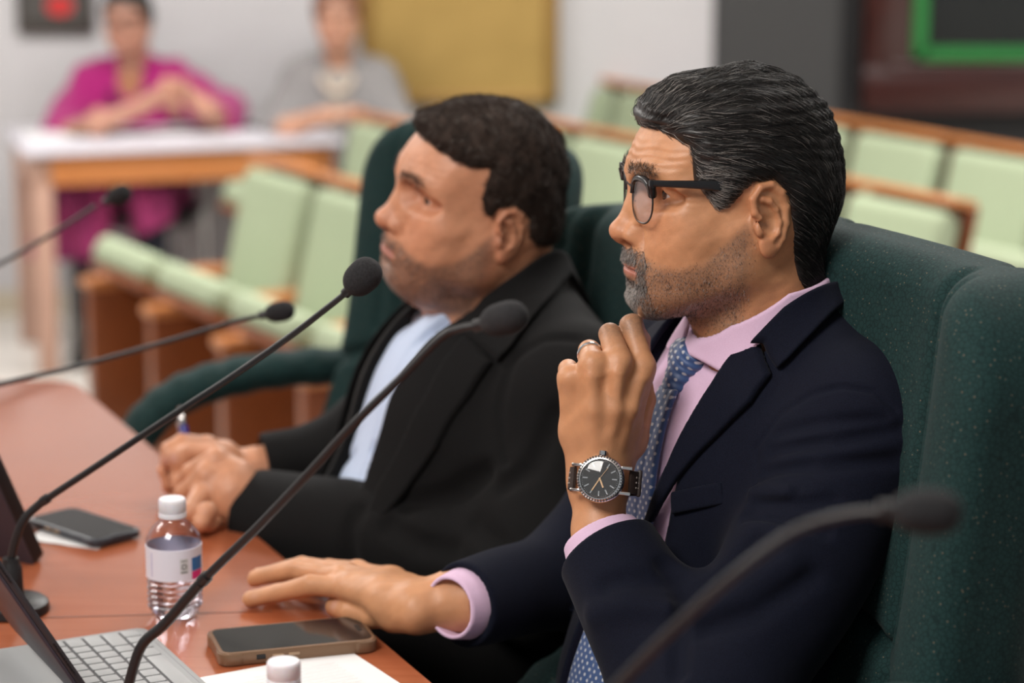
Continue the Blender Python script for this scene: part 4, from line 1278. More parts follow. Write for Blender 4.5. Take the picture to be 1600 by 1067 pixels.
for s in (1, -1):
    ol = superell(.0335*s, .0150, .0235, .0205)
    pts = [Vector((lx(y), y, z)) for y, z in ol]
    mb = MB(); mb.tube(pts+[pts[0]], .0009, 8, cap=False); rim = gbuild(mb, 'rim', M_gun)
    mb = MB(); vs = [[], []]
    for k, dx in enumerate((-.0007, .0007)):
        c = mb.bm.verts.new((lx(.0335)+dx+.0006, .0335*s, .015)); ring_ = [mb.bm.verts.new(p+Vector((dx, 0, 0))) for p in pts]; vs[k] = ring_
        for i in range(len(ring_)): mb.bm.faces.new((c, ring_[i], ring_[(i+1) % len(ring_)]))
    for i in range(len(pts)): mb.bm.faces.new((vs[0][i], vs[0][(i+1) % len(pts)], vs[1][(i+1) % len(pts)], vs[1][i]))
    gbuild(mb, 'lens', M_lens)
    top = [p for p in pts if p.z > .0185]
    top.sort(key=lambda p: p.y*s)
    inner_ = Vector((lx(.008), .0085*s, top[0].z+.001)); outer_ = Vector((lx(.060)-.001, .0610*s, top[-1].z+.009))
    path = spline([top[0]+Vector((.0005, -.000*s, -.001))]+top[1:-1:2]+[Vector((.0925, .0580*s, .0335))], 3)
    rr = [.0024+.0020*(i/(len(path)-1)) for i in range(len(path))]
    mb = MB(); mb.tube(path, rr, 10); mb.box(Vector((.0920, .0600*s, .0340)), (.006, .006, .0085), bev=.0012); gbuild(mb, 'brow_bar', M_acet)
    mb = MB()
    tp = [(.0920, .0625, .0350, .0030), (.078, .0690, .0350, .0032), (.055, .0745, .0346, .0038), (.036, .0780, .0340, .0052), (.022, .0750, .0336, .0046), (-.004, .0715, .0330, .0030), (-.020, .071, .024, .0026), (-.028, .070, .010, .0022)]
    sp = spline([Vector(t[:3]) for t in tp], 5); hs = np.interp(np.linspace(0, len(tp)-1, len(sp)), range(len(tp)), [t[3] for t in tp])
    rows = []
    for p, hh in zip(sp, hs):
        rows.append([mb.bm.verts.new((p.x, (p.y+dy)*s, p.z+dz)) for dy, dz in ((-.0011, -hh*.8), (-.0013, 0), (-.0011, hh*.8), (0, hh), (.0011, hh*.8), (.0015, 0), (.0011, -hh*.8), (0, -hh))])
    for A_, B_ in zip(rows, rows[1:]):
        for j in range(8): mb.bm.faces.new((A_[j], A_[(j+1) % 8], B_[(j+1) % 8], B_[j]))
    mb.bm.faces.new(rows[0]); mb.bm.faces.new(rows[-1])
    gbuild(mb, 'temple', M_acet)
    mb = MB(); mb.tube(spline([(.0965, .0115*s, .012), (.0935, .0110*s, .008), (.0915, .0105*s, .004)], 4), .0006, 6)
    b_ = MB(); b_.tube([(.0925, .0108*s, .009), (.0925, .0108*s, .001)], [.0022, .0018], 8); gbuild(b_, 'nose_pad', mat('clear pad', (.6, .5, .45), .2))
    gbuild(mb, 'pad_arm', M_gun)
mb = MB(); mb.tube(spline([(lx(.011), .0115, .0235), (.1000, .005, .0265), (.1005, 0, .0272), (.1000, -.005, .0265), (lx(.011), -.0115, .0235)], 5), .0014, 8); gbuild(mb, 'bridge', M_gun)
# ------------------------------------------------------------------ wrist watch
wc = P(938, 748, 2.160)
zax = (Vector((0, 0, H))-wc).normalized(); zax = (zax+Vector((-.18, 0, .10))).normalized()
arm_dir = (P(935, 700, 2.19)-P(938, 800, 2.185)).normalized()
xax = (arm_dir-zax*arm_dir.dot(zax)).normalized()           # towards the hand = 3 o'clock side with the crown
# turn a little anticlockwise as worn
xax = (Matrix.Rotation(math.radians(-4), 3, zax)@xax).normalized()
yax = zax.cross(xax)
wt = empty('wristwatch', wc, label='silver wristwatch with black dial and dark leather strap on the suited man\'s left wrist', cat='watch')
MW = Matrix((xax, yax, zax)).transposed().to_4x4()@Matrix.Diagonal((1.07, 1.07, 1.0, 1))
M_steel = mat('polished steel', (.75, .74, .73), .16, 1)
M_dial = mat('black dial', (.010, .010, .010), .3)
M_gold = mat('pale gold', (.75, .50, .30), .25, 1)
M_strap = noisy('dark brown leather', (.018, .010, .008), (.028, .016, .012), 300, .55, .3, .0005)
MB().lathe([(.017, -.0085), (.0200, -.0075), (.0208, -.004), (.0208, 0), (.0202, .0018), (.0188, .0030), (.0172, .0032), (.0165, .0018), (.0001, .0018)], 64).build('case', M_steel, wt, M=MW)
MB().lathe([(.0166, .0004), (.0166, .0021), (.0001, .0021), ], 64).build('dial', M_dial, wt, M=MW)
mb = MB()
for k in range(60):
    a = 2*math.pi*k/60
    L, w = (.0045, .0011) if k % 5 == 0 else (.0010, .0003)
    r0 = .0152-L/2 if k % 5 == 0 else .0160
    mb.box(Vector((math.cos(a)*r0, math.sin(a)*r0, .0024)), (L, w, .0004), Matrix.Rotation(a, 3, 'Z'))
mb.build('hour_markers', M_steel, wt, M=MW)
mb = MB()
for a, L, w in ((math.radians(205), .0085, .0014), (math.radians(150), .0125, .0011)):
    mb.box(Vector((math.cos(a)*L/2, math.sin(a)*L/2, .0030)), (L, w, .0003), Matrix.Rotation(a, 3, 'Z'))
mb.box(Vector((.003, -.002, .0034)), (.017, .0003, .0002), Matrix.Rotation(-.6, 3, 'Z')); mb.lathe([(.0009, .0024), (.0009, .0036), (.0001, .0036)], 12)
mb.build('hands', M_gold, wt, M=MW)
cr = MB().lathe([(.0166, .0030), (.0166, .0042), (.0150, .0050), (.0001, .0053)], 48)
cr.build('crystal', thin_clear('crystal', .02, 1.5, (1, 1, 1)), wt, M=MW)
mb = MB()
for k in range(48):
    a = 2*math.pi*k/48
    mb.box(Vector((math.cos(a)*.0192, math.sin(a)*.0192, .0026)), (.0022, .0009, .0012), Matrix.Rotation(a, 3, 'Z'))
mb.build('bezel_ticks', M_dial, wt, M=MW)
MB().lathe([(.0001, 0), (.0032, 0), (.0035, .0008), (.0035, .0038), (.0028, .0044), (.0001, .0044)], 20, Matrix.Translation((.0205, 0, -.001))@Matrix.Rotation(math.pi/2, 4, 'Y')).build('crown', M_steel, wt, M=MW)
mb = MB()
for sy in (1, -1):
    for sx in (1, -1):
        mb.box(Vector((sx*.0110, sy*.0215, -.0035)), (.0030, .010, .0045), Matrix.Rotation(-sy*.35, 3, 'X'), bev=.0008)
mb.build('lugs', M_steel, wt, M=MW)
# strap : elliptical band in the yz plane of the watch
mb = MB(); ring = []
for k in range(57):
    a = math.radians(52)+(2*math.pi-math.radians(104))*k/56        # leave the case side open
    yy, zz = math.sin(a)*.0300, -.0255+math.cos(a)*.0245
    ring.append((yy, zz, a))
rows = []
for yy, zz, a in ring:
    n_ = Vector((0, math.sin(a), math.cos(a)))
    rows.append([mb.bm.verts.new(Vector((sx*.0100, yy, zz))+n_*dn) for sx, dn in ((-1, 0), (-.96, .0022), (.96, .0022), (1, 0), (.96, -.0006), (-.96, -.0006))])
for A_, B_ in zip(rows, rows[1:]):
    for j in range(6): mb.bm.faces.new((A_[j], A_[(j+1) % 6], B_[(j+1) % 6], B_[j]))
mb.bm.faces.new(rows[0]); mb.bm.faces.new(rows[-1])
st_o = mb.build('strap', M_strap, wt, M=MW)
mb = MB()
for side in (1, -1):
    for i in range(4):
        for j in (-1, 0, 1):
            a = side*math.radians(66+i*8)
            n_ = Vector((0, math.sin(a), math.cos(a))); c = Vector((j*.0045, math.sin(a)*.0300, -.0255+math.cos(a)*.0245))+n_*.0022
            R = n_.to_track_quat('Z', 'Y').to_matrix().to_4x4()
            mb.lathe([(.0001, 0), (.0008, 0), (.0008, .0003), (.0001, .0003)], 8, Matrix.Translation(c)@R)
mb.build('strap_holes', mat('pale stitching', (.45, .40, .36), .7), st_o, M=MW)
MB().box(Vector((0, -.0310, -.020)), (.0235, .004, .005), bev=.0015).build('keeper', M_strap, wt, M=MW)
# ------------------------------------------------------------------ ring
rg_c = (fA[2][0][0]*.35+fA[2][1][0]*.65)
rg = empty('finger_ring', rg_c, label='plain silver ring on the suited man\'s ring finger', cat='ring')
ax = (fA[2][1][0]-fA[2][0][0]).normalized()
pts = []; u_ = ax.orthogonal().normalized(); v_ = ax.cross(u_)
for k in range(33):
    a = 2*math.pi*k/32; pts.append((u_*math.cos(a)+v_*math.sin(a))*.0112)
mb = MB(); mb.tube(pts, .0016, 8, cap=False); mb.build('band', M_steel, rg)
# ------------------------------------------------------------------ man in the black jacket
hB = dict(HP); hB.update(fat=.0075, wrinkle=.25, nose=1.10, fold=.9, gaze=(5, 6), browc=.65, brow=1.05, lidgap=.0045, chin=-.004, neck=((-.025, 0, -.02), (-.045, 0, -.19), .064, .071))
YB = 20.0
earB = P(775, 362, 2.70)
LB = Vector((math.sin(math.radians(YB)), -math.cos(math.radians(YB)), 0)); FB = Vector((-math.cos(math.radians(YB)), -math.sin(math.radians(YB)), 0))
XB = mk_frame(Vector((0, 0, 0)), 180+YB, -7, -13)@Matrix.Scale(1.0, 4)
OB = earB+Vector((.006, 0, 0))-XB@Vector((-.006, .0755, .004)); XB = Matrix.Translation(OB)@XB
nbB = P(760, 464, 2.775)
MB_ = mk_frame(nbB, 180+23.9, 0)
SB = dict(M=MB_, XH=XB, head=hB, root=(.08, 2.86), label='man in black jacket and open pale blue shirt holding a blue pen over the table', skin=(.58, .27, .15), beardc=(.085, .06, .05), bd=.62, h=.0021, hj=.004)
g = P
fBn = [
 [(g(338, 716, 2.765), .0125), (g(298, 738, 2.775), .0108), (g(282, 758, 2.790), .0096), (g(286, 776, 2.80), .0085)],
 [(g(322, 742, 2.750), .0130), (g(288, 770, 2.760), .0110), (g(282, 794, 2.780), .0096), (g(296, 800, 2.79), .0085)],
 [(g(316, 770, 2.742), .0125), (T(296, 800, .778), .0105), (T(302, 814, .764), .0092), (T(318, 812, .761), .0084)],
 [(T(324, 800, .778), .0112), (T(314, 817, .768), .0096), (T(326, 820, .762), .0084), (T(338, 816, .760), .0078)],
 [(g(375, 745, 2.790), .0165), (g(335, 708, 2.800), .0128), (g(300, 705, 2.810), .0112), (g(272, 716, 2.815), .0095)],
]
pBn = [
 [(g(405, 790, 2.75), .0230), (g(370, 745, 2.758), .0180), (g(340, 722, 2.765), .0140)],
 [(g(405, 798, 2.745), .0230), (g(362, 765, 2.745), .0180), (g(326, 746, 2.750), .0145)],
 [(g(405, 803, 2.745), .0230), (g(360, 785, 2.742), .0175), (g(322, 773, 2.744), .0140)],
 [(g(405, 808, 2.750), .0220), (g(365, 803, 2.748), .0165), (g(330, 800, 2.746), .0130)],
 [(g(400, 785, 2.77), .0210), (g(378, 752, 2.785), .0175)],
 [(g(480, 815, 2.715), .0300), (g(430, 805, 2.738), .0265), (g(402, 798, 2.75), .0240)],
]
fBf = [
 [(g(322, 697, 2.850), .0120), (g(286, 690, 2.835), .0105), (g(264, 702, 2.825), .0092), (g(261, 722, 2.822), .0080)],
 [(g(312, 712, 2.865), .0120), (g(274, 712, 2.850), .0103), (g(258, 735, 2.842), .0090), (g(264, 756, 2.840), .0080)],
 [(g(310, 730, 2.875), .0115), (g(276, 735, 2.860), .0098), (g(264, 760, 2.850), .0085), (g(276, 775, 2.845), .0078)],
 [(g(314, 748, 2.880), .0105), (g(284, 760, 2.868), .0088), (g(280, 780, 2.86), .0076), (g(292, 788, 2.855), .0070)],
 [(g(350, 738, 2.835), .0145), (g(316, 728, 2.820), .0118), (g(290, 730, 2.812), .0100), (g(276, 745, 2.812), .0085)],
]
pBf = [
 [(g(375, 735, 2.875), .0200), (g(350, 712, 2.865), .0165), (g(325, 700, 2.852), .0130)],
 [(g(375, 738, 2.880), .0200), (g(348, 722, 2.875), .0160), (g(316, 714, 2.866), .0130)],
 [(g(375, 742, 2.885), .0190), (g(346, 734, 2.882), .0150), (g(314, 731, 2.876), .0120)],
 [(g(372, 748, 2.880), .0190), (g(352, 742, 2.850), .0150)],
 [(g(450, 735, 2.89), .0270), (g(400, 735, 2.885), .0240), (g(372, 740, 2.88), .0210)],
]
SB['arms'] = {
 1: dict(S=MB_@Vector((-.030, .170, -.105)), E=g(850, 885, 2.56), W=g(430, 806, 2.738), C=g(400, 806, 2.762), r=(.076, .078, .054), wr=.027, hand=hand_sdf(pBn, fBn), HC=g(345, 765, 2.76)),
 -1: dict(S=MB_@Vector((-.030, -.170, -.105)), E=g(575, 720, 2.93), W=g(400, 736, 2.885), C=g(408, 734, 2.885), r=(.070, .062, .045), wr=.026, hand=hand_sdf(pBf, fBf), HC=g(310, 735, 2.85)),
}
SB['spots'] = [(g(261, 718, 2.812), .006, (.60, .33, .30), .7), (g(283, 772, 2.79), .006, (.60, .33, .30), .6), (g(272, 716, 2.805), .006, (.6, .33, .3), .5)]
SB['T'] = dict(chest=((.012, 0, -.20), (.140, .190, .20)), belly=((.062, 0, -.36), (.165, .190, .18)), hips=((-.0, 0, -.54), (.17, .20, .12)), sh=(-.038, .155, -.080, .072))
SB['V'] = [(.07, .06), (.052, -.03), (.044, -.10), (.046, -.18), (.050, -.30), (.06, -.45), (.07, -.60), (-.08, -.60), (-.07, -.40), (-.055, -.22), (-.050, -.12), (-.052, -.03), (-.07, .06)]
SB['vx'] = -.02
SB['colz'] = (-.004, .36)
SB['lapel_px'] = [(744, 520), (776, 565), (740, 620), (690, 700), (640, 770), (590, 830), (575, 830), (600, 760), (640, 685), (680, 610), (720, 545)]
SB['collar_px'] = [(862, 398), (805, 432), (752, 470), (712, 515), (732, 530), (775, 568), (795, 548), (830, 500), (865, 460), (890, 436)]
SB['collar_back'] = np.array([(-.17, -.05), (-.17, .04)])
SB['shirtbox'] = (-.13, .14); SB['jmat'] = M_blackj; SB['smat'] = M_blue; SB['plk'] = .0; SB['crease'] = .004; SB['cz'] = -.17
SB['folds'] = [
 ([(640, 790), (700, 775), (760, 740)], .0050, .012), ([(610, 820), (650, 850), (700, 860)], .0040, .012),
 ([(790, 760), (830, 730), (870, 650)], .0045, .012), ([(560, 800), (545, 830), (550, 870)], .0030, .010),
 ([(740, 820), (780, 850), (800, 890)], .0035, .012), ([(800, 560), (780, 640), (790, 720)], .0025, .006), ([(800, 560), (850, 530), (900, 530)], .0025, .006),
]
make_person(SB)
polyB = [(.105, .088), (.080, .084), (.060, .076), (.040, .073), (.022, .073), (.024, .040), (.018, .022), (.006, .014), (.000, .030), (-.015, .034), (-.034, .018), (-.040, -.004), (-.055, -.016), (-.09, -.022), (-.14, -.022), (-.14, .17), (.07, .17), (.115, .13)]
def thickB(p):
    x, y, z = p[:, 0], p[:, 1], p[:, 2]
    t = .0035+.0085*np.clip((z-.045)/.06, 0, 1)+.002*np.exp(-((x-.085)/.02)**2)*(z > .07)
    return t+.0012*vnoise(p, 260, 6)+.0012*vnoise(p, 120, 7)
hairpiece('hair', SB, polyB, thickB, lambda p: np.stack([.5+0*p[:, 0]+.8*vnoise(p, 150, 4), .8*vnoise(p, 150, 5), .1+.8*vnoise(p, 150, 6)], 1), 9000, 5, .0024, lambda p: .05+0*p[:, 0], .00024, lambda t: .0002+.0035*t, (.030, .019, .014), seg_h=.003, seed=5, hm=vcol_mat('short hair', .8, Specular_IOR_Level=.25))
bmB = lambda p: beard_mask(p, hB)
stubble('beard', SB, lambda p: np.clip(bmB(p)*.5+np.exp(-(((p[:, 2]+.039)/.007)**4))*(np.abs(p[:, 1]) < .028)*(p[:, 0] > .085)*.8, 0, 1), 4500, lambda p: .0022+0*p[:, 0], lambda p: .10+.35*np.clip((p[:, 0]-.07)/.02, 0, 1)*(p[:, 2] < -.065), .00020, 21)
stubble('eyebrows', SB, brow_keep, 520, lambda p: .0055+0*p[:, 0], lambda p: 0*p[:, 0], .00017, 22, (.010, .008, .007), (-.5, 0, .2))
# pen
pt, pb = P(283, 648, 2.845), P(300, 742, 2.825)
pe = empty('ballpoint_pen', pb, label='blue ballpoint pen with silver tip held upright in the black jacket man\'s hands', cat='pen')
ax = (pt-pb); L = ax.length+.03; Rm = ax.to_track_quat('Z', 'Y').to_matrix().to_4x4()
mb = MB(); mb.lathe([(.0001, -.05), (.0012, -.048), (.0042, -.035), (.0055, -.03), (.0055, L-.045), (.0040, L-.042), (.0001, L-.042)], 20); mb.build('barrel', mat('blue plastic', (.02, .02, .22), .3), pe, M=Rm)
mb = MB(); mb.lathe([(.0048, L-.042), (.0050, L-.036), (.0038, L-.030), (.0026, L-.029), (.0026, L-.020), (.0001, L-.019)], 20); mb.build('clicker', M_steel, pe, M=Rm)
mb = MB(); mb.box(Vector((.0068, 0, L-.055)), (.0016, .003, .034), bev=.0005); mb.build('clip', M_steel, pe, M=Rm)
# ------------------------------------------------------------------ microphones
def microphone(path, head, hr, base, label, tube_r=.0036, hd=None):
    """path: list of (px,py,D); head: (px,py,D) of the foam centre; hr=(half length, radius)"""
    pts = [P(*q) for q in path]; bz = Vector(base); bz.z = .75
    r = empty('gooseneck_microphone', bz, label=label, cat='microphone')
    off = lambda v: v-bz
    # heavy foot on the table
    MB().lathe([(.0001, 0), (.036, 0), (.0385, .002), (.0375, .010), (.033, .0135), (.012, .0155), (.0001, .0155)], 40).build('foot', M_plastic, r)
    MB().lathe([(.0001, .012), (.0120, .014), (.0125, .020), (.0115, .048), (.0095, .052), (.0088, .058), (.0001, .058)], 24).build('socket', M_plastic, r)
    sp = spline([bz+Vector((0, 0, .05))]+pts, 10)
    n = len(sp); k1 = int(n*.42)
    MB().tube([off(p) for p in sp[:k1]], [tube_r*1.12+(.0002 if i % 2 else 0) for i in range(k1)], 12).build('flexible_neck', M_plastic, r)
    MB().tube([off(p) for p in sp[k1-1:]], [tube_r*(.98-.22*i/(n-k1)) for i in range(n-k1+1)], 12).build('stem', M_plastic, r)
    q = sp[k1]; MB().tube([off(q)-(sp[k1+1]-sp[k1-1]).normalized()*.004, off(q)+(sp[k1+1]-sp[k1-1]).normalized()*.004], tube_r*1.35, 14).build('joint_ring', M_plastic, r)
    hc = P(*head); ax = (hc-pts[-1]).normalized(); R = ax.to_track_quat('Z', 'Y').to_matrix().to_4x4()
    L, rr = hr; pr = [(.0001, -L)]
    for i in range(1, 20):
        t = -1+2*i/20; pr.append((rr*(1-abs(t)**2.6)**.5*(1+.06*t), L*t))
    pr.append((.0001, L))
    MB().lathe(pr, 40, Matrix.Translation(off(hc))@R).build('foam_windscreen', M_foam, r)
    MB().tube([off(hc)-ax*(L+.006), off(hc)-ax*(L-.006)], .0052, 16).build('capsule_collar', M_plastic, r)
    return r
b = T(20, 955, .75)
microphone([(15, 892, b.y), (22, 852, b.y), (36, 814, b.y), (60, 789, b.y), (84, 772, b.y-.005), (160, 722, b.y-.02), (280, 642, b.y-.05), (360, 590, b.y-.07), (455, 524, b.y-.09), (515, 478, b.y-.105), (540, 458, b.y-.11)], (566, 433, b.y-.12), (.0215, .0165), b, 'black gooseneck microphone from the left edge, foam head at the black jacket man\'s chin', .0040)
b = T(186, 1200, .75)
microphone([(188, 1120, b.y), (202, 1066, b.y), (222, 1008, b.y-.0), (260, 972, b.y-.005), (320, 904, b.y-.02), (400, 826, b.y-.045), (480, 742, b.y-.07), (560, 655, b.y-.09), (632, 585, b.y-.10), (690, 527, b.y-.11), (720, 513, b.y-.115), (748, 508, b.y-.12)], (787, 498, b.y-.13), (.0208, .0132), b, 'black gooseneck microphone crossing the grey keyboard, foam head before the black jacket shoulder', .0041)
b = P(-330, 760, 2.9); b.z = .75
microphone([(-325, 690, 2.9), (-270, 655, 2.9), (-180, 640, 2.9), (-90, 622, 2.9), (0, 600, 2.9), (130, 570, 2.88), (270, 531, 2.86), (360, 504, 2.85), (410, 492, 2.84)], (437, 487, 2.84), (.0190, .0125), b, 'black gooseneck microphone with low slanting stem, foam head before the green seats', .0036)
b = P(-330, 620, 3.3); b.z = .75
microphone([(-325, 560, 3.3), (-270, 520, 3.3), (-160, 478, 3.3), (-80, 446, 3.3), (0, 412, 3.3), (80, 366, 3.3), (150, 322, 3.3)], (186, 305, 3.3), (.0185, .0135), b, 'blurred black gooseneck microphone at upper left in front of the magenta skirt', .0038)
b = P(600, 1700, 1.399); b.z = .75
microphone([(620, 1560, 1.399), (700, 1380, 1.399), (830, 1210, 1.390), (960, 1075, 1.372), (1050, 985, 1.353), (1150, 895, 1.333), (1240, 830, 1.325), (1320, 804, 1.315), (1385, 798, 1.306)], (1448, 800, 1.306), (.0208, .0132), b, 'strongly blurred black gooseneck microphone nearest the viewer, in front of the navy sleeve', .0034)
# ------------------------------------------------------------------ bottles
M_pet = thin_clear('clear plastic', .03, 1.5, (.97, .97, 1))
M_water = mat('water', (1, 1, 1), .0, IOR=1.33, Transmission_Weight=1.0)
M_cap = mat('white cap', (.80, .80, .84), .4, Subsurface_Weight=.2, Subsurface_Scale=.004)
M_label = mat('label film', (.78, .76, .84), .4)
def make_bottle(lab, x, y, rz):
    r = empty('water_bottle', (x, y, .7505), rz, lab, 'bottle')
    R0 = .0288
    prof = [(.0001, .004), (.014, .0035), (.020, .0008), (.0245, .003), (.0275, .010)]
    for i in range(5):
        z = .0125+i*.0062; prof += [(.0285, z), (.0288, z+.0016), (.0272, z+.0032), (.0272, z+.0044)]
    prof += [(.0285, .0440), (.0280, .0450), (.0280, .0790), (.0288, .0805), (.0280, .0850), (.0255, .0910), (.0210, .0975), (.0155, .1025), (.0128, .1050), (.0120, .1075), (.0120, .1150)]
    def petal(th, z): return 1-.16*max(0, 1-z/.013)*abs(math.cos(2.5*th))**3 if z < .013 else 1+.004*math.sin(th*8+z*900)*(z < .043)
    inner = [(max(a-.0007, .00008), zz+.0006) for a, zz in prof][::-1]
    m = MB(); rows = []
    for a, zz in prof+inner:
        rows.append([m.bm.verts.new((a*petal(2*math.pi*i/60, zz)*math.cos(2*math.pi*i/60), a*petal(2*math.pi*i/60, zz)*math.sin(2*math.pi*i/60), zz)) for i in range(60)])
    for A_, B_ in zip(rows, rows[1:]):
        for i in range(60): m.bm.faces.new((A_[i], A_[(i+1) % 60], B_[(i+1) % 60], B_[i]))
    m.build('bottle_body', M_pet, r)
    wp = [(max(a-.0011, .0001), zz+.001) for a, zz in prof if zz < .046]+[(.0268, .047), (.0001, .047)]
    MB().lathe(wp, 60, mod=petal).build('water', M_water, r)
    lb = MB().lathe([(.0283, .0455), (.0290, .0457), (.0290, .0786), (.0283, .0788)], 72)
    lo = lb.build('label', M_label, r)
    bm_ = bmesh.new(); bm_.from_mesh(lo.data)
    fs = [f for f in bm_.faces if abs(f.normal.z) > .99 and len(f.verts) > 10]; bmesh.ops.delete(bm_, geom=fs, context='FACES_ONLY'); bm_.to_mesh(lo.data); bm_.free()
    def wrap(polys, nm, mm, rr=.02915):
        b_ = bmesh.new()
        for pg in polys:
            vs = [b_.verts.new((rr*math.cos(u/rr), rr*math.sin(u/rr), v)) for u, v in pg]
            b_.faces.new(vs)
        me = bpy.data.meshes.new(nm); b_.to_mesh(me); b_.free(); return link(nm, me, mm, lo)
    def rect(u0, u1, v0, v1):
        n = max(1, int((u1-u0)/.0015)); us = [u0+(u1-u0)*k/n for k in range(n+1)]
        return [[(us[k], v0), (us[k+1], v0), (us[k+1], v1), (us[k], v1)] for k in range(n)]
    ink = mat('black ink', (.05, .05, .055), .5)
    cu, cv = .0105, .0610
    wrap(rect(cu-.0045, cu+.0045, cv-.0075, cv+.0085), 'symbol_box', mat('pale box', (.62, .62, .62), .5), .02908)
    sym = []
    for k in range(3):
        a = math.radians(90+120*k)
        def pt(d, t): return (cu+math.cos(a)*d-math.sin(a)*t, cv+math.sin(a)*d+math.cos(a)*t)
        sym.append([pt(.0030, -.0014), pt(.0030, .0010), pt(.0019, .0014), pt(.0019, -.0016)])
        a = math.radians(90+120*k+50)
        sym.append([pt(.0034, -.0004), pt(.0022, .0014), pt(.0012, -.0008)])
    sym += rect(cu-.0035, cu+.0035, cv-.0064, cv-.0052)+rect(cu-.003, cu+.003, cv+.0058, cv+.0066)
    wrap(sym, 'recycling_symbol', ink)
    wrap(rect(.0195, .036, .0460, .0545), 'pink_band', mat('pink print', (.75, .03, .22), .5))
    wrap(rect(.0195, .036, .0550, .0690), 'blue_band', mat('blue print', (.02, .16, .42), .5))
    vio = mat('violet print', (.25, .22, .55), .5)
    wrap(sum([rect(-.0265, -.0255, .050+i*.0028, .0520+i*.0028) for i in range(9)], []), 'small_print', vio)
    m = MB(); m.lathe([(.0001, .1270), (.0128, .1270), (.0138, .1258), (.0142, .1240), (.0142, .1135), (.0138, .1130), (.0138, .1122), (.0143, .1118), (.0143, .1078), (.0128, .1075), (.0001, .1100)], 72, mod=lambda th, z: 1-.012*(math.sin(th*36) > 0)*(.1135 < z < .125))
    m.build('cap', M_cap, r)
    return r
bp = T(272, 969, .75); make_bottle('small clear water bottle with white cap and recycling mark on its label', bp.x, bp.y+.012, math.atan2(-bp.y, -bp.x))
make_bottle('second water bottle at the bottom picture edge, only its white cap showing', *T(443, 1033, .877)[:2], math.radians(-80))
# ------------------------------------------------------------------ phones
def make_phone(lab, c, ang, L, W, th, casem, case_label, z0=.7503):
    r = empty('mobile_phone', (c[0], c[1], z0), ang, lab, 'phone')
    def rr_(l, w, rad, n=6):
        out = []
        for sx, sy, a0_ in ((1, 1, 0), (-1, 1, 90), (-1, -1, 180), (1, -1, 270)):
            for k in range(n+1):
                a = math.radians(a0_+90*k/n); out.append((sx*(l/2-rad)+rad*math.cos(a), sy*(w/2-rad)+rad*math.sin(a)))
        return out
    m = MB(); m.prism(rr_(L, W, .012), 0, th, bev=.0016, seg=3)
    for sx in (1, -1):
        for sy in (1, -1): m.prism([(x+sx*(L/2-.0145), y+sy*(W/2-.0145)) for x, y in rr_(.031, .031, .012)], .0006, th-.0012, bev=.0012)
    m.build('case', casem, r)['label'] = case_label
    MB().prism(rr_(L-.008, W-.008, .009), th-.001, th+.0002).build('screen', mat('phone glass', (.012, .013, .015), .10), r)
    MB().prism([(x+L*.43, y) for x, y in rr_(.005, .018, .0022)], th, th+.0005).build('camera_cutout', M_black, r)
    m = MB()
    for i, u in enumerate((-.022, -.006)): m.box(Vector((u, -W/2-.0002, th*.55)), (.011, .0022, .0028), bev=.0006)
    m.build('volume_buttons', mat('button', (.40, .27, .17), .4), r)
    MB().box(Vector((-.039, -W/2-.0000, th*.55)), (.009, .0012, .005), bev=.0004).build('switch_opening', M_black, r)
    return r
M_case = mat('bronze case', (.20, .115, .065), .38, .25)
make_phone('phone in bronze brown case lying face up beside the resting hand', T(456, 1001, .757)[:2], math.radians(17), .158, .080, .0135, M_case, 'bronze brown rugged case')
make_phone('thin dark phone lying on a white paper slip near the left edge', T(131, 823, .757)[:2], math.radians(-44), .135, .068, .009, mat('dark case', (.03, .035, .045), .35), 'dark slate case', .7525)
# ------------------------------------------------------------------ papers
def sheet(name, lab, corner, d1, L1, L2, z, m_, flip=1):
    r = tag(None or bpy.data.objects.new(name, bpy.data.meshes.new(name)), lab, 'paper'); col.objects.link(r)
    d1 = Vector((*d1, 0)).normalized(); d2 = Vector((-d1.y, d1.x, 0))*flip
    b_ = bmesh.new(); nx, ny = 10, 8; g_ = []
    for i in range(nx+1):
        row = []
        for j in range(ny+1):
            q = d1*(L1*i/nx)+d2*(L2*j/ny); row.append(b_.verts.new((q.x, q.y, .0006+.0012*math.sin(i*.9+j*.35)**2*(i/nx))))
        g_.append(row)
    for i in range(nx):
        for j in range(ny): b_.faces.new((g_[i][j], g_[i+1][j], g_[i+1][j+1], g_[i][j+1]))
    ret = bmesh.ops.extrude_face_region(b_, geom=b_.faces[:])
    bmesh.ops.translate(b_, verts=[v for v in ret['geom'] if isinstance(v, bmesh.types.BMVert)], vec=(0, 0, -.0003))
    bmesh.ops.recalc_face_normals(b_, faces=b_.faces[:]); b_.to_mesh(r.data); b_.free()
    r.data.materials.append(m_); r.location = (corner[0], corner[1], z); return r, d1, d2
M_paper = mat('white paper', (.82, .82, .82), .7)
c = T(545, 1015, .7515)
s1, d1, d2 = sheet('paper_sheet', 'white printed sheet of paper at the bottom edge behind the second bottle cap', (c.x, c.y), (.50, -.866), .279, .216, .7506, M_paper, -1)
m = MB(); rr0 = random.Random(3)
for k in range(26):
    L_ = .06+.11*rr0.random()
    q = d1*(.03+k*.0085)+d2*(.03+L_/2)
    m.box(Vector((q.x, q.y, .0022)), (L_, .0007, .0002), Matrix.Rotation(math.atan2(d2.y, d2.x), 3, 'Z'))
m.build('faint_text_lines', mat('grey ink', (.68, .68, .68), .7), s1)
c = T(584, 1047, .7515)
sheet('paper_sheet', 'white sheet lying partly under the printed one, nearest the table edge', (c.x-.004, c.y), (.50, -.866), .26, .20, .7502, M_paper, -1)
c = T(152, 858, .751)
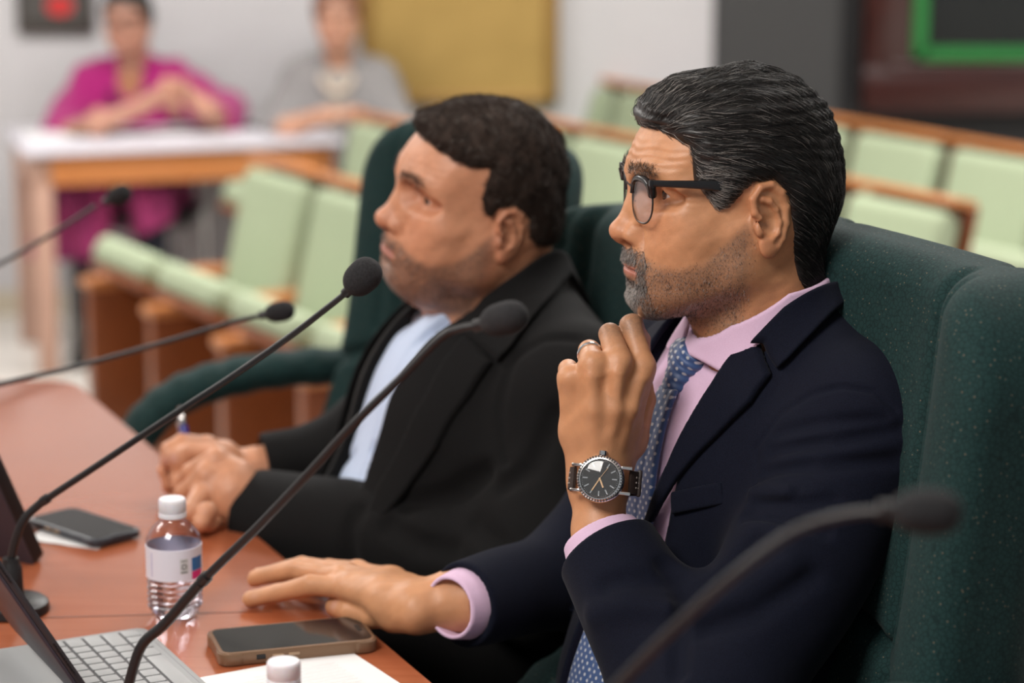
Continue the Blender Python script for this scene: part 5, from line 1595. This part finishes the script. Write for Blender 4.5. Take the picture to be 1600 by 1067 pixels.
sheet('paper_slip', 'small white paper slip under the dark phone at left', (c.x, c.y), (-.80, .35), .10, .055, .7502, M_paper, -1)
# ------------------------------------------------------------------ tablet with keyboard
M_kb = mat('grey keyboard cover', (.32, .33, .335), .6)
M_key = mat('grey keys', (.37, .38, .385), .5)
M_alu = mat('space grey', (.055, .055, .062), .35, .4)
Kc = T(226, 987, .7505); UK = Vector((-.45, .893, 0)); FK = Vector((-.893, -.45, 0))
kb = empty('keyboard', Kc, math.atan2(-UK.y, -UK.x), 'light grey tablet keyboard cover with rounded corner lying on the table', 'keyboard')
# local x = towards the camera along the table edge, local -y.. = away from the man
sgn = 1 if (Matrix.Rotation(math.atan2(-UK.y, -UK.x), 3, 'Z')@Vector((0, 1, 0))).dot(FK) > 0 else -1
def ky(v): return v*sgn
KL, KD = .285, .215
def rrect(x0, x1, y0, y1, r_, n=5):
    out = []
    for cx_, cy_, a0_ in ((x1-r_, y1-r_, 0), (x0+r_, y1-r_, 90), (x0+r_, y0+r_, 180), (x1-r_, y0+r_, 270)):
        for k in range(n+1):
            a = math.radians(a0_+90*k/n); out.append((cx_+r_*math.cos(a), cy_+r_*math.sin(a)))
    return out
def Y2(a, b_): return (min(ky(a), ky(b_)), max(ky(a), ky(b_)))
MB().prism(rrect(0, KL, *Y2(0, KD), .012), 0, .0055, bev=.001).build('palm_rest', M_kb, kb)
MB().prism(rrect(.0055, KL-.0055, *Y2(.0055, KD-.005), .008), .0055, .0058).build('inner_border', mat('seam line', (.18, .18, .19), .6), kb)
MB().prism(rrect(.0065, KL-.0065, *Y2(.0065, KD-.006), .0075), .0056, .0061).build('key_bed', M_kb, kb)
dark_line = mat('key shadow gap', (.10, .10, .105), .7)
keymesh = {}
kw = .0168
for row in range(5):
    y0 = .012+row*.0192; x = .010; ws = [[1]*14, [1.4]+[1]*12+[1], [1.7]+[1]*11+[1.3], [2.1]+[1]*10+[1.5], [1, 1, 1, 1.2, 5.2, 1.2, 1, 1, 1]][4-row if row else 4]
    if row == 0: ws = [1, 1, 1, 1.25, 5.0, 1.25, 1, 1, 1]
    tot = sum(ws); sc_ = (KL-.020)/tot
    for w in ws:
        ww = w*sc_-.0026; key = round(ww, 4)
        if key not in keymesh:
            mm_ = MB(); mm_.prism(rrect(-ww/2, ww/2, -.0080, .0080, .0022), 0, .0016, bev=.0004)
            o = mm_.build('key', M_key, kb); keymesh[key] = o.data
        else: o = link('key', keymesh[key], None, kb)
        o.location = (x+w*sc_/2, ky(y0+.0095), .0062)
        x += w*sc_
m = MB()
for row in range(5): m.box(Vector((KL/2, ky(.0217+row*.0192), .00615)), (KL-.018, .0188, .0002))
m.build('key_gaps', dark_line, kb)
# tablet
tl = empty('tablet', Kc+(-UK)*.14+FK*.128+Vector((0, 0, .03)), math.atan2(-UK.y, -UK.x), 'dark grey tablet tilted back on the grey keyboard cover, seen edge-on with speaker holes', 'tablet')
def tablet(tl, body_m, face_m, tilt, L=.281, Hh=.215, th=.0065, off_=0):
    R = Matrix.Rotation(math.radians(tilt)*(-sgn), 4, 'X')
    def slab(y0, y1, z0, z1, r_, t0, t1, nm, m_):
        mb = MB(); mb.prism(rrect(-L/2+y0, L/2-y1, z0, z1, r_), t0, t1, bev=.0009, seg=2)
        # prism lies in xy: stand it up
        return mb.build(nm, m_, tl, M=R@Matrix.Rotation(math.pi/2, 4, 'X'))
    s_ = -sgn
    a = slab(0, 0, 0, Hh, .012, min(0, s_*th), max(0, s_*th), 'tablet_body', body_m)
    b_ = slab(.007, .007, .007, Hh-.007, .006, *( (-.0004, .0004)), 'screen', face_m)
    c_ = slab(-.001, -.001, -.001, Hh+.001, .013, min(s_*th, s_*(th+.003)), max(s_*th, s_*(th+.003)), 'back_cover', mat('back cover', (.045, .04, .055), .45))
    return R
R = tablet(tl, M_alu, mat('tablet screen', (.01, .01, .012), .08), 30)
for side in (.05, .155):
    m = MB()
    for k in range(12):
        q = R@Vector((.1408, sgn*.0033, side+k*.0030)); m.box(q, (.0012, .0016, .0016), R.to_3x3())
    m.build('speaker_holes', M_black, tl)
# second, black tablet at the left edge
c = T(72, 872, .752)
U2 = Matrix.Rotation(math.radians(34), 3, 'Z')@U
t2 = empty('tablet', Vector((c.x, c.y, .752))+U2*.14, math.atan2(-U2.y, -U2.x), 'black tablet in a folio leaning at the far left edge beside the paper slip', 'tablet')
tablet(t2, M_black, mat('tablet screen black', (.006, .006, .007), .1), 26, th=.018)
# ------------------------------------------------------------------ witness table and the two women behind it
zt_ = HALL+.75
fl = T(50, 232, zt_); fr_ = T(520, 214, zt_)
ang = math.atan2(fr_.y-fl.y, fr_.x-fl.x); Lt = (fr_-fl).length
wtab = empty('witness_table', (fl.x, fl.y, HALL), ang, 'pale-topped table with orange wooden apron before the woman in magenta', 'table')
MB().box((Lt/2, .30, .7375), (Lt+.06, .64, .025), bev=.004).build('tabletop', mat('pale laminate', (.62, .60, .66), .3), wtab)
m = MB(); m.box((Lt/2, .02, .675), (Lt, .025, .10)); m.box((Lt/2, .58, .675), (Lt, .025, .10)); m.box((.015, .30, .675), (.025, .55, .10)); m.box((Lt-.015, .30, .675), (.025, .55, .10))
m.build('apron', M_oak, wtab)
for x in (.03, Lt-.03):
    for y in (.035, .565): MB().box((x, y, .3635), (.065, .055, .725), bev=.004).build('leg', noisy('pinkish wood', (.40, .24, .18), (.46, .28, .21), 6, .5, .02), wtab)
rp = random.Random(5)
for k in range(6):
    o = MB().box((0, 0, .002), (.28, .21, .004)).build('paper_stack', M_paper, None)
    lx_ = .15+k*(Lt-.3)/5; ly = .24+.1*rp.random()
    o.location = (fl.x+math.cos(ang)*lx_-math.sin(ang)*ly, fl.y+math.sin(ang)*lx_+math.cos(ang)*ly, zt_+.0002); o.rotation_euler.z = ang+rp.uniform(-.25, .25)
    tag(o, 'white papers on the witness table, %s' % ['at its left end', 'before the magenta sleeve', 'below the folded hands', 'right of the folded hands', 'before the grey blazer', 'at its right end'][k], 'papers', 'papers spread on the witness table')

def back_person(label, hx, D, zc, yaw, skin, hairc, topm, spec):
    Oh = P(hx, 20, D); Oh.z = zc
    root = empty('person', (Oh.x, Oh.y+.08, HALL), 0, label, 'person')
    h = dict(HP); h.update(spec.get('h', {})); h['neck'] = ((-.028, 0, -.02), (-.045, 0, -.20), .050, .055)
    XH = mk_frame(Oh, yaw, spec.get('pitch', 6))@Matrix.Scale(.97, 4)
    Bf = -90.0
    nbk = Oh+Vector((0, .045, -.145)); M = mk_frame(nbk, Bf, 6)
    tor = torso_sdf(dict(chest=((0, 0, -.20), (.115, .165, .19)), belly=((.02, 0, -.38), (.125, .16, .16)), hips=((-.01, 0, -.52), (.15, .19, .12)), sh=(-.02, .13, -.075, .055)))
    hw_ = bounded(to_local(XH, lambda p: head_sdf(p, h)), XH@Vector((0, 0, -.03)), .21)
    A = spec['arms']
    def body(p):
        d = hw_(p)
        d = smin(d, cap(p, nbk, nbk+Vector((0, .02, -.4)), .05), .01)
        for pts in A:
            d = smin(d, cap(p, nbk+Vector((0, 0, -.1)), pts[0], .025), .01)
            d = smin(d, chain(p, [(a, r_) for a, r_ in zip(pts, (.045, .036, .026, .028, .022))], .02), .01)
        for f_ in spec['fingers']: d = smin(d, chain(p, f_, .003), .004)
        return d
    allp = [XH@Vector((x, y, z)) for x in (-.1, .12) for y in (-.1, .1) for z in (-.1, .14)]+[q for a in A for q in a]+[nbk+Vector((0, 0, -.4))]
    lo = np.min([list(v) for v in allp], 0)-.08; hi = np.max([list(v) for v in allp], 0)+.08
    v, q = isosurf(body, lo, hi, .0042)
    Ai = npM(XH.inverted()); vh = (v@Ai[:3, :3].T+Ai[:3, 3]).astype(F4)
    t = skin_tint(vh, h, skin, skin, 0); dh = np.linalg.norm(vh-np.array((0, 0, -.03)), axis=1) > .2; t[dh] = skin
    link('body', npmesh('body', v-np.array(root.location), q, t), M_skin, root)
    for s in (1, -1): wlink('eye', eyes_mesh(npM(XH), sides=(s,)), M_eye, root)
    S_ = dict(head=h, XH=XH, root_o=root)
    poly = [(.105, .080), (.085, .072), (.060, .060), (.045, .030), (.020, .005), (.008, -.03), (-.02, -.06), (-.05, -.085), (-.14, -.085), (-.14, .18), (.08, .18)]
    def cf(p): return smax(smax(skull(p, h)-.013-.002*vnoise(p, 90, 3), poly2(p[:, 0], p[:, 2], poly), .012), -(skull(p, h)+.008), .001)
    mlink('hair', sdf_mesh('hair', cf, (-.14, -.13, -.12), (.14, .13, .16), .005, tint=np.array(hairc)), M_hair, root, XH)
    # clothing
    R_ = npM(M.inverted()); loc = lambda w: tuple(R_[:3, :3]@np.array(w)+R_[:3, 3])
    slv = [[(loc(M@Vector((-.02, .14*s, -.09))), .062), (loc(a[0]), .064), (loc(a[0]+(a[1]-a[0])*spec.get('slv', .35)), .060)] for a, s in zip(A, (1, -1))]
    def top(p):
        d = tor(p)-.014
        for s_ in slv: d = smin(d, chain(p, s_, .05), .05)
        if spec.get('shawl'):
            for s_ in slv: d = smin(d, cap(p, s_[0][0], (s_[1][0][0]*.4, s_[1][0][1]*1.1, s_[1][0][2]+.02), .07, .055), .08)
            d = d+.004*np.sin(p[:, 1]*70+p[:, 2]*18)
        d = smax(d, -ell(p, (.08, 0, .02), (.09, spec.get('vw', .06), spec.get('vh', .10))), .01)
        d = d+.003*vnoise(p, 30, 9)
        return np.maximum(d, -.56-p[:, 2])
    bb = np.array([c for s_ in slv for c, _ in s_]+[(-.2, -.2, -.56), (.2, .2, .08)])
    tp = mlink(spec['topname'], sdf_mesh(spec['topname'], top, bb.min(0)-.09, bb.max(0)+.09, .008), topm, root, M)
    if 'inner' in spec:
        inn = lambda p: np.maximum(np.maximum(tor(p)-.002, np.abs(p[:, 1])-.09), p[:, 2]+.02)
        mlink('blouse', sdf_mesh('blouse', inn, (-.05, -.1, -.5), (.2, .1, 0), .008), spec['inner'], root, M)
    # legs
    hp = nbk+Vector((0, .03, -.50)); hp.z = HALL+.56
    def leg(p):
        d = cap(p, hp-Vector((.09, 0, 0)), hp+Vector((.09, 0, 0)), .09)
        for s in (1, -1):
            k = hp+Vector((s*.10+spec.get('kx', 0), -.42, .0)); an = k+Vector((.02*s, .02, -.42))
            d = smin(d, smin(cap(p, hp+Vector((s*.09, 0, 0)), k, .085, .065), cap(p, k, an, .06, .045), .03), .02)
        return d
    pc = np.array(hp)
    if spec.get('skirt'):
        def sk(p):
            d = leg(p)-.018
            d = smin(d, cap(p, hp+Vector((-.20, -.40, .02)), hp+Vector((-.26, -.36, -.30)), .075, .055), .10)
            d = d+.010*np.sin(p[:, 0]*60+p[:, 2]*10)
            return np.maximum(d, (HALL+.34-p[:, 2])*.8+.35*np.clip(p[:, 0]-hp.x+.12, 0, .35))
        wlink('skirt', sdf_mesh('skirt', sk, pc-np.array((.45, .6, .3)), pc+np.array((.35, .2, .2)), .010), spec['skirt'], root)
    wlink('leggings' if spec.get('skirt') else 'trousers', sdf_mesh('leg', leg, pc-np.array((.35, .6, .5)), pc+np.array((.35, .2, .2)), .011), M_trous, root)
    for s in (1, -1):
        b0 = hp+Vector((s*.12+spec.get('kx', 0), -.42, 0)); b0.z = HALL+.045; b1 = b0+Vector((0, -.15, -.012))
        sf = lambda p: np.maximum(smin(cap(p, b0, b1, .042, .034), cap(p, b0, b0+Vector((0, 0, .06)), .04), .03), HALL+.003-p[:, 2])
        wlink('shoe', sdf_mesh('shoe', sf, np.minimum(b0, b1)-.07, np.maximum(b0, b1)+.12, .009), M_shoe, root)
    return root, XH, M, hp
Dw = 8.33
M_mag = fabric('magenta wool', (.27, .010, .11), (.33, .015, .14), 60, .9, .3)
M_grey = fabric('grey blazer', (.22, .21, .21), (.27, .26, .26), 60, .9, .2)
M_skirt = noisy('magenta patterned skirt', (.10, .006, .05), (.38, .035, .15), 14, .9, .1)
def W(px, py, D): return P(px, py, D)
armsW = [[W(345, 190, 8.20), W(325, 172, 7.98), W(285, 140, 8.02), W(262, 132, 8.02)], [W(95, 215, 8.20), W(150, 196, 7.98), W(225, 165, 7.98), W(255, 145, 7.98)]]
fing = [[(W(262, 134+k*5, 8.0), .012), (W(285-k*2, 126+k*8, 7.97), .010), (W(280, 140+k*7, 7.95), .008)] for k in range(4)]
rw, XW, MWm, hpw = back_person('woman wrapped in a magenta shawl with folded hands, seated behind the witness table', 200, Dw, 1.55-(28+266)*Dw/FPX+.0, -97, (.45, .22, .15), (.012, .009, .008), M_mag, dict(arms=armsW, fingers=fing, topname='shawl', shawl=True, skirt=M_skirt, vw=.05, vh=.12, slv=.15, h=dict(fat=.003), inner=mat('orange top', (.30, .12, .06), .8)))
# her glasses and pendant
gw = empty('eyeglasses', XW@Vector((.1, 0, .02)), label='dark-framed eyeglasses on the woman in magenta', cat='glasses')
LW = Matrix.Translation(-Vector(gw.location))@XW
for s in (1, -1):
    ol = superell(.033*s, .017, .025, .019, 24); mb = MB(); pp = [Vector((.104, y, z)) for y, z in ol]; mb.tube(pp+[pp[0]], .0022, 8, cap=False); mb.build('rim', M_acet, gw, M=LW)
    mb = MB(); mb.tube([(.103, .058*s, .024), (.05, .074*s, .026), (-.005, .077*s, .026)], .0018, 8); mb.build('temple', M_acet, gw, M=LW)
mb = MB(); mb.tube([(.104, .008, .024), (.106, 0, .026), (.104, -.008, .024)], .0018, 8); mb.build('bridge', M_acet, gw, M=LW)
nk = empty('necklace', MWm@Vector((.12, 0, -.12)), label='dark beaded necklace on the chest of the woman in magenta', cat='necklace')
for k in range(15):
    a = -1.2+2.4*k/14; q = MWm@Vector((.118+.0*a, .065*math.sin(a), -.02-.11*math.cos(a*.9)))
    MB().lathe([(.0001, -.009), (.007, -.006), (.009, 0), (.007, .006), (.0001, .009)], 10, Matrix.Translation(q-Vector(nk.location))).build('bead', M_black, nk)
armsG = [[W(635, 220, 8.30), W(600, 200, 8.05), W(560, 182, 8.00), W(545, 180, 7.98)], [W(415, 225, 8.30), W(450, 200, 8.05), W(500, 184, 8.00), W(520, 180, 7.98)]]
fing = [[(W(540-k*4, 180, 7.97), .012), (W(522-k*3, 184+k*2, 7.94), .009)] for k in range(4)]
rg_, XG, MG, hpg = back_person('woman in a grey blazer, seated behind the right end of the witness table', 527, 8.38, 1.55-(22+266)*8.38/FPX, -86, (.50, .26, .17), (.16, .06, .03), M_grey, dict(arms=armsG, fingers=fing, topname='blazer', vw=.045, vh=.28, slv=.75, inner=mat('taupe blouse', (.30, .27, .24), .8)))
nk = empty('necklace', MG@Vector((.12, 0, -.10)), label='pale pearl necklace worn over the blouse of the woman in grey', cat='necklace')
for k in range(15):
    a = -1.2+2.4*k/14; q = MG@Vector((.108, .055*math.sin(a), .0-.09*math.cos(a*.9)))
    MB().lathe([(.0001, -.011), (.008, -.007), (.011, 0), (.008, .007), (.0001, .011)], 10, Matrix.Translation(q-Vector(nk.location))).build('bead', mat('pearl', (.75, .62, .50), .3), nk)
# simple black chairs with chrome legs under the women
def side_chair(x, y, lab):
    r = empty('side_chair', (x, y, HALL), 0, lab, 'chair', 'black side chairs')
    MB().box((0, 0, .44), (.44, .42, .05), bev=.02).build('seat', M_plastic, r)
    MB().box((0, .20, .70), (.42, .035, .34), Matrix.Rotation(-.12, 3, 'X'), bev=.015).build('backrest', M_plastic, r)
    for sx in (1, -1):
        MB().tube(spline([(sx*.21, -.18, .42), (sx*.215, -.20, .2), (sx*.22, -.21, .004)], 4), .011).build('leg', M_chrome, r)
        MB().tube(spline([(sx*.21, .22, .86), (sx*.215, .19, .45), (sx*.22, .22, .004)], 4), .011).build('leg', M_chrome, r)
    return r
side_chair(hpw.x, hpw.y-.02, 'black chair with chrome legs under the woman in magenta')
side_chair(hpg.x, hpg.y-.02, 'black chair with chrome legs under the woman in the grey blazer')
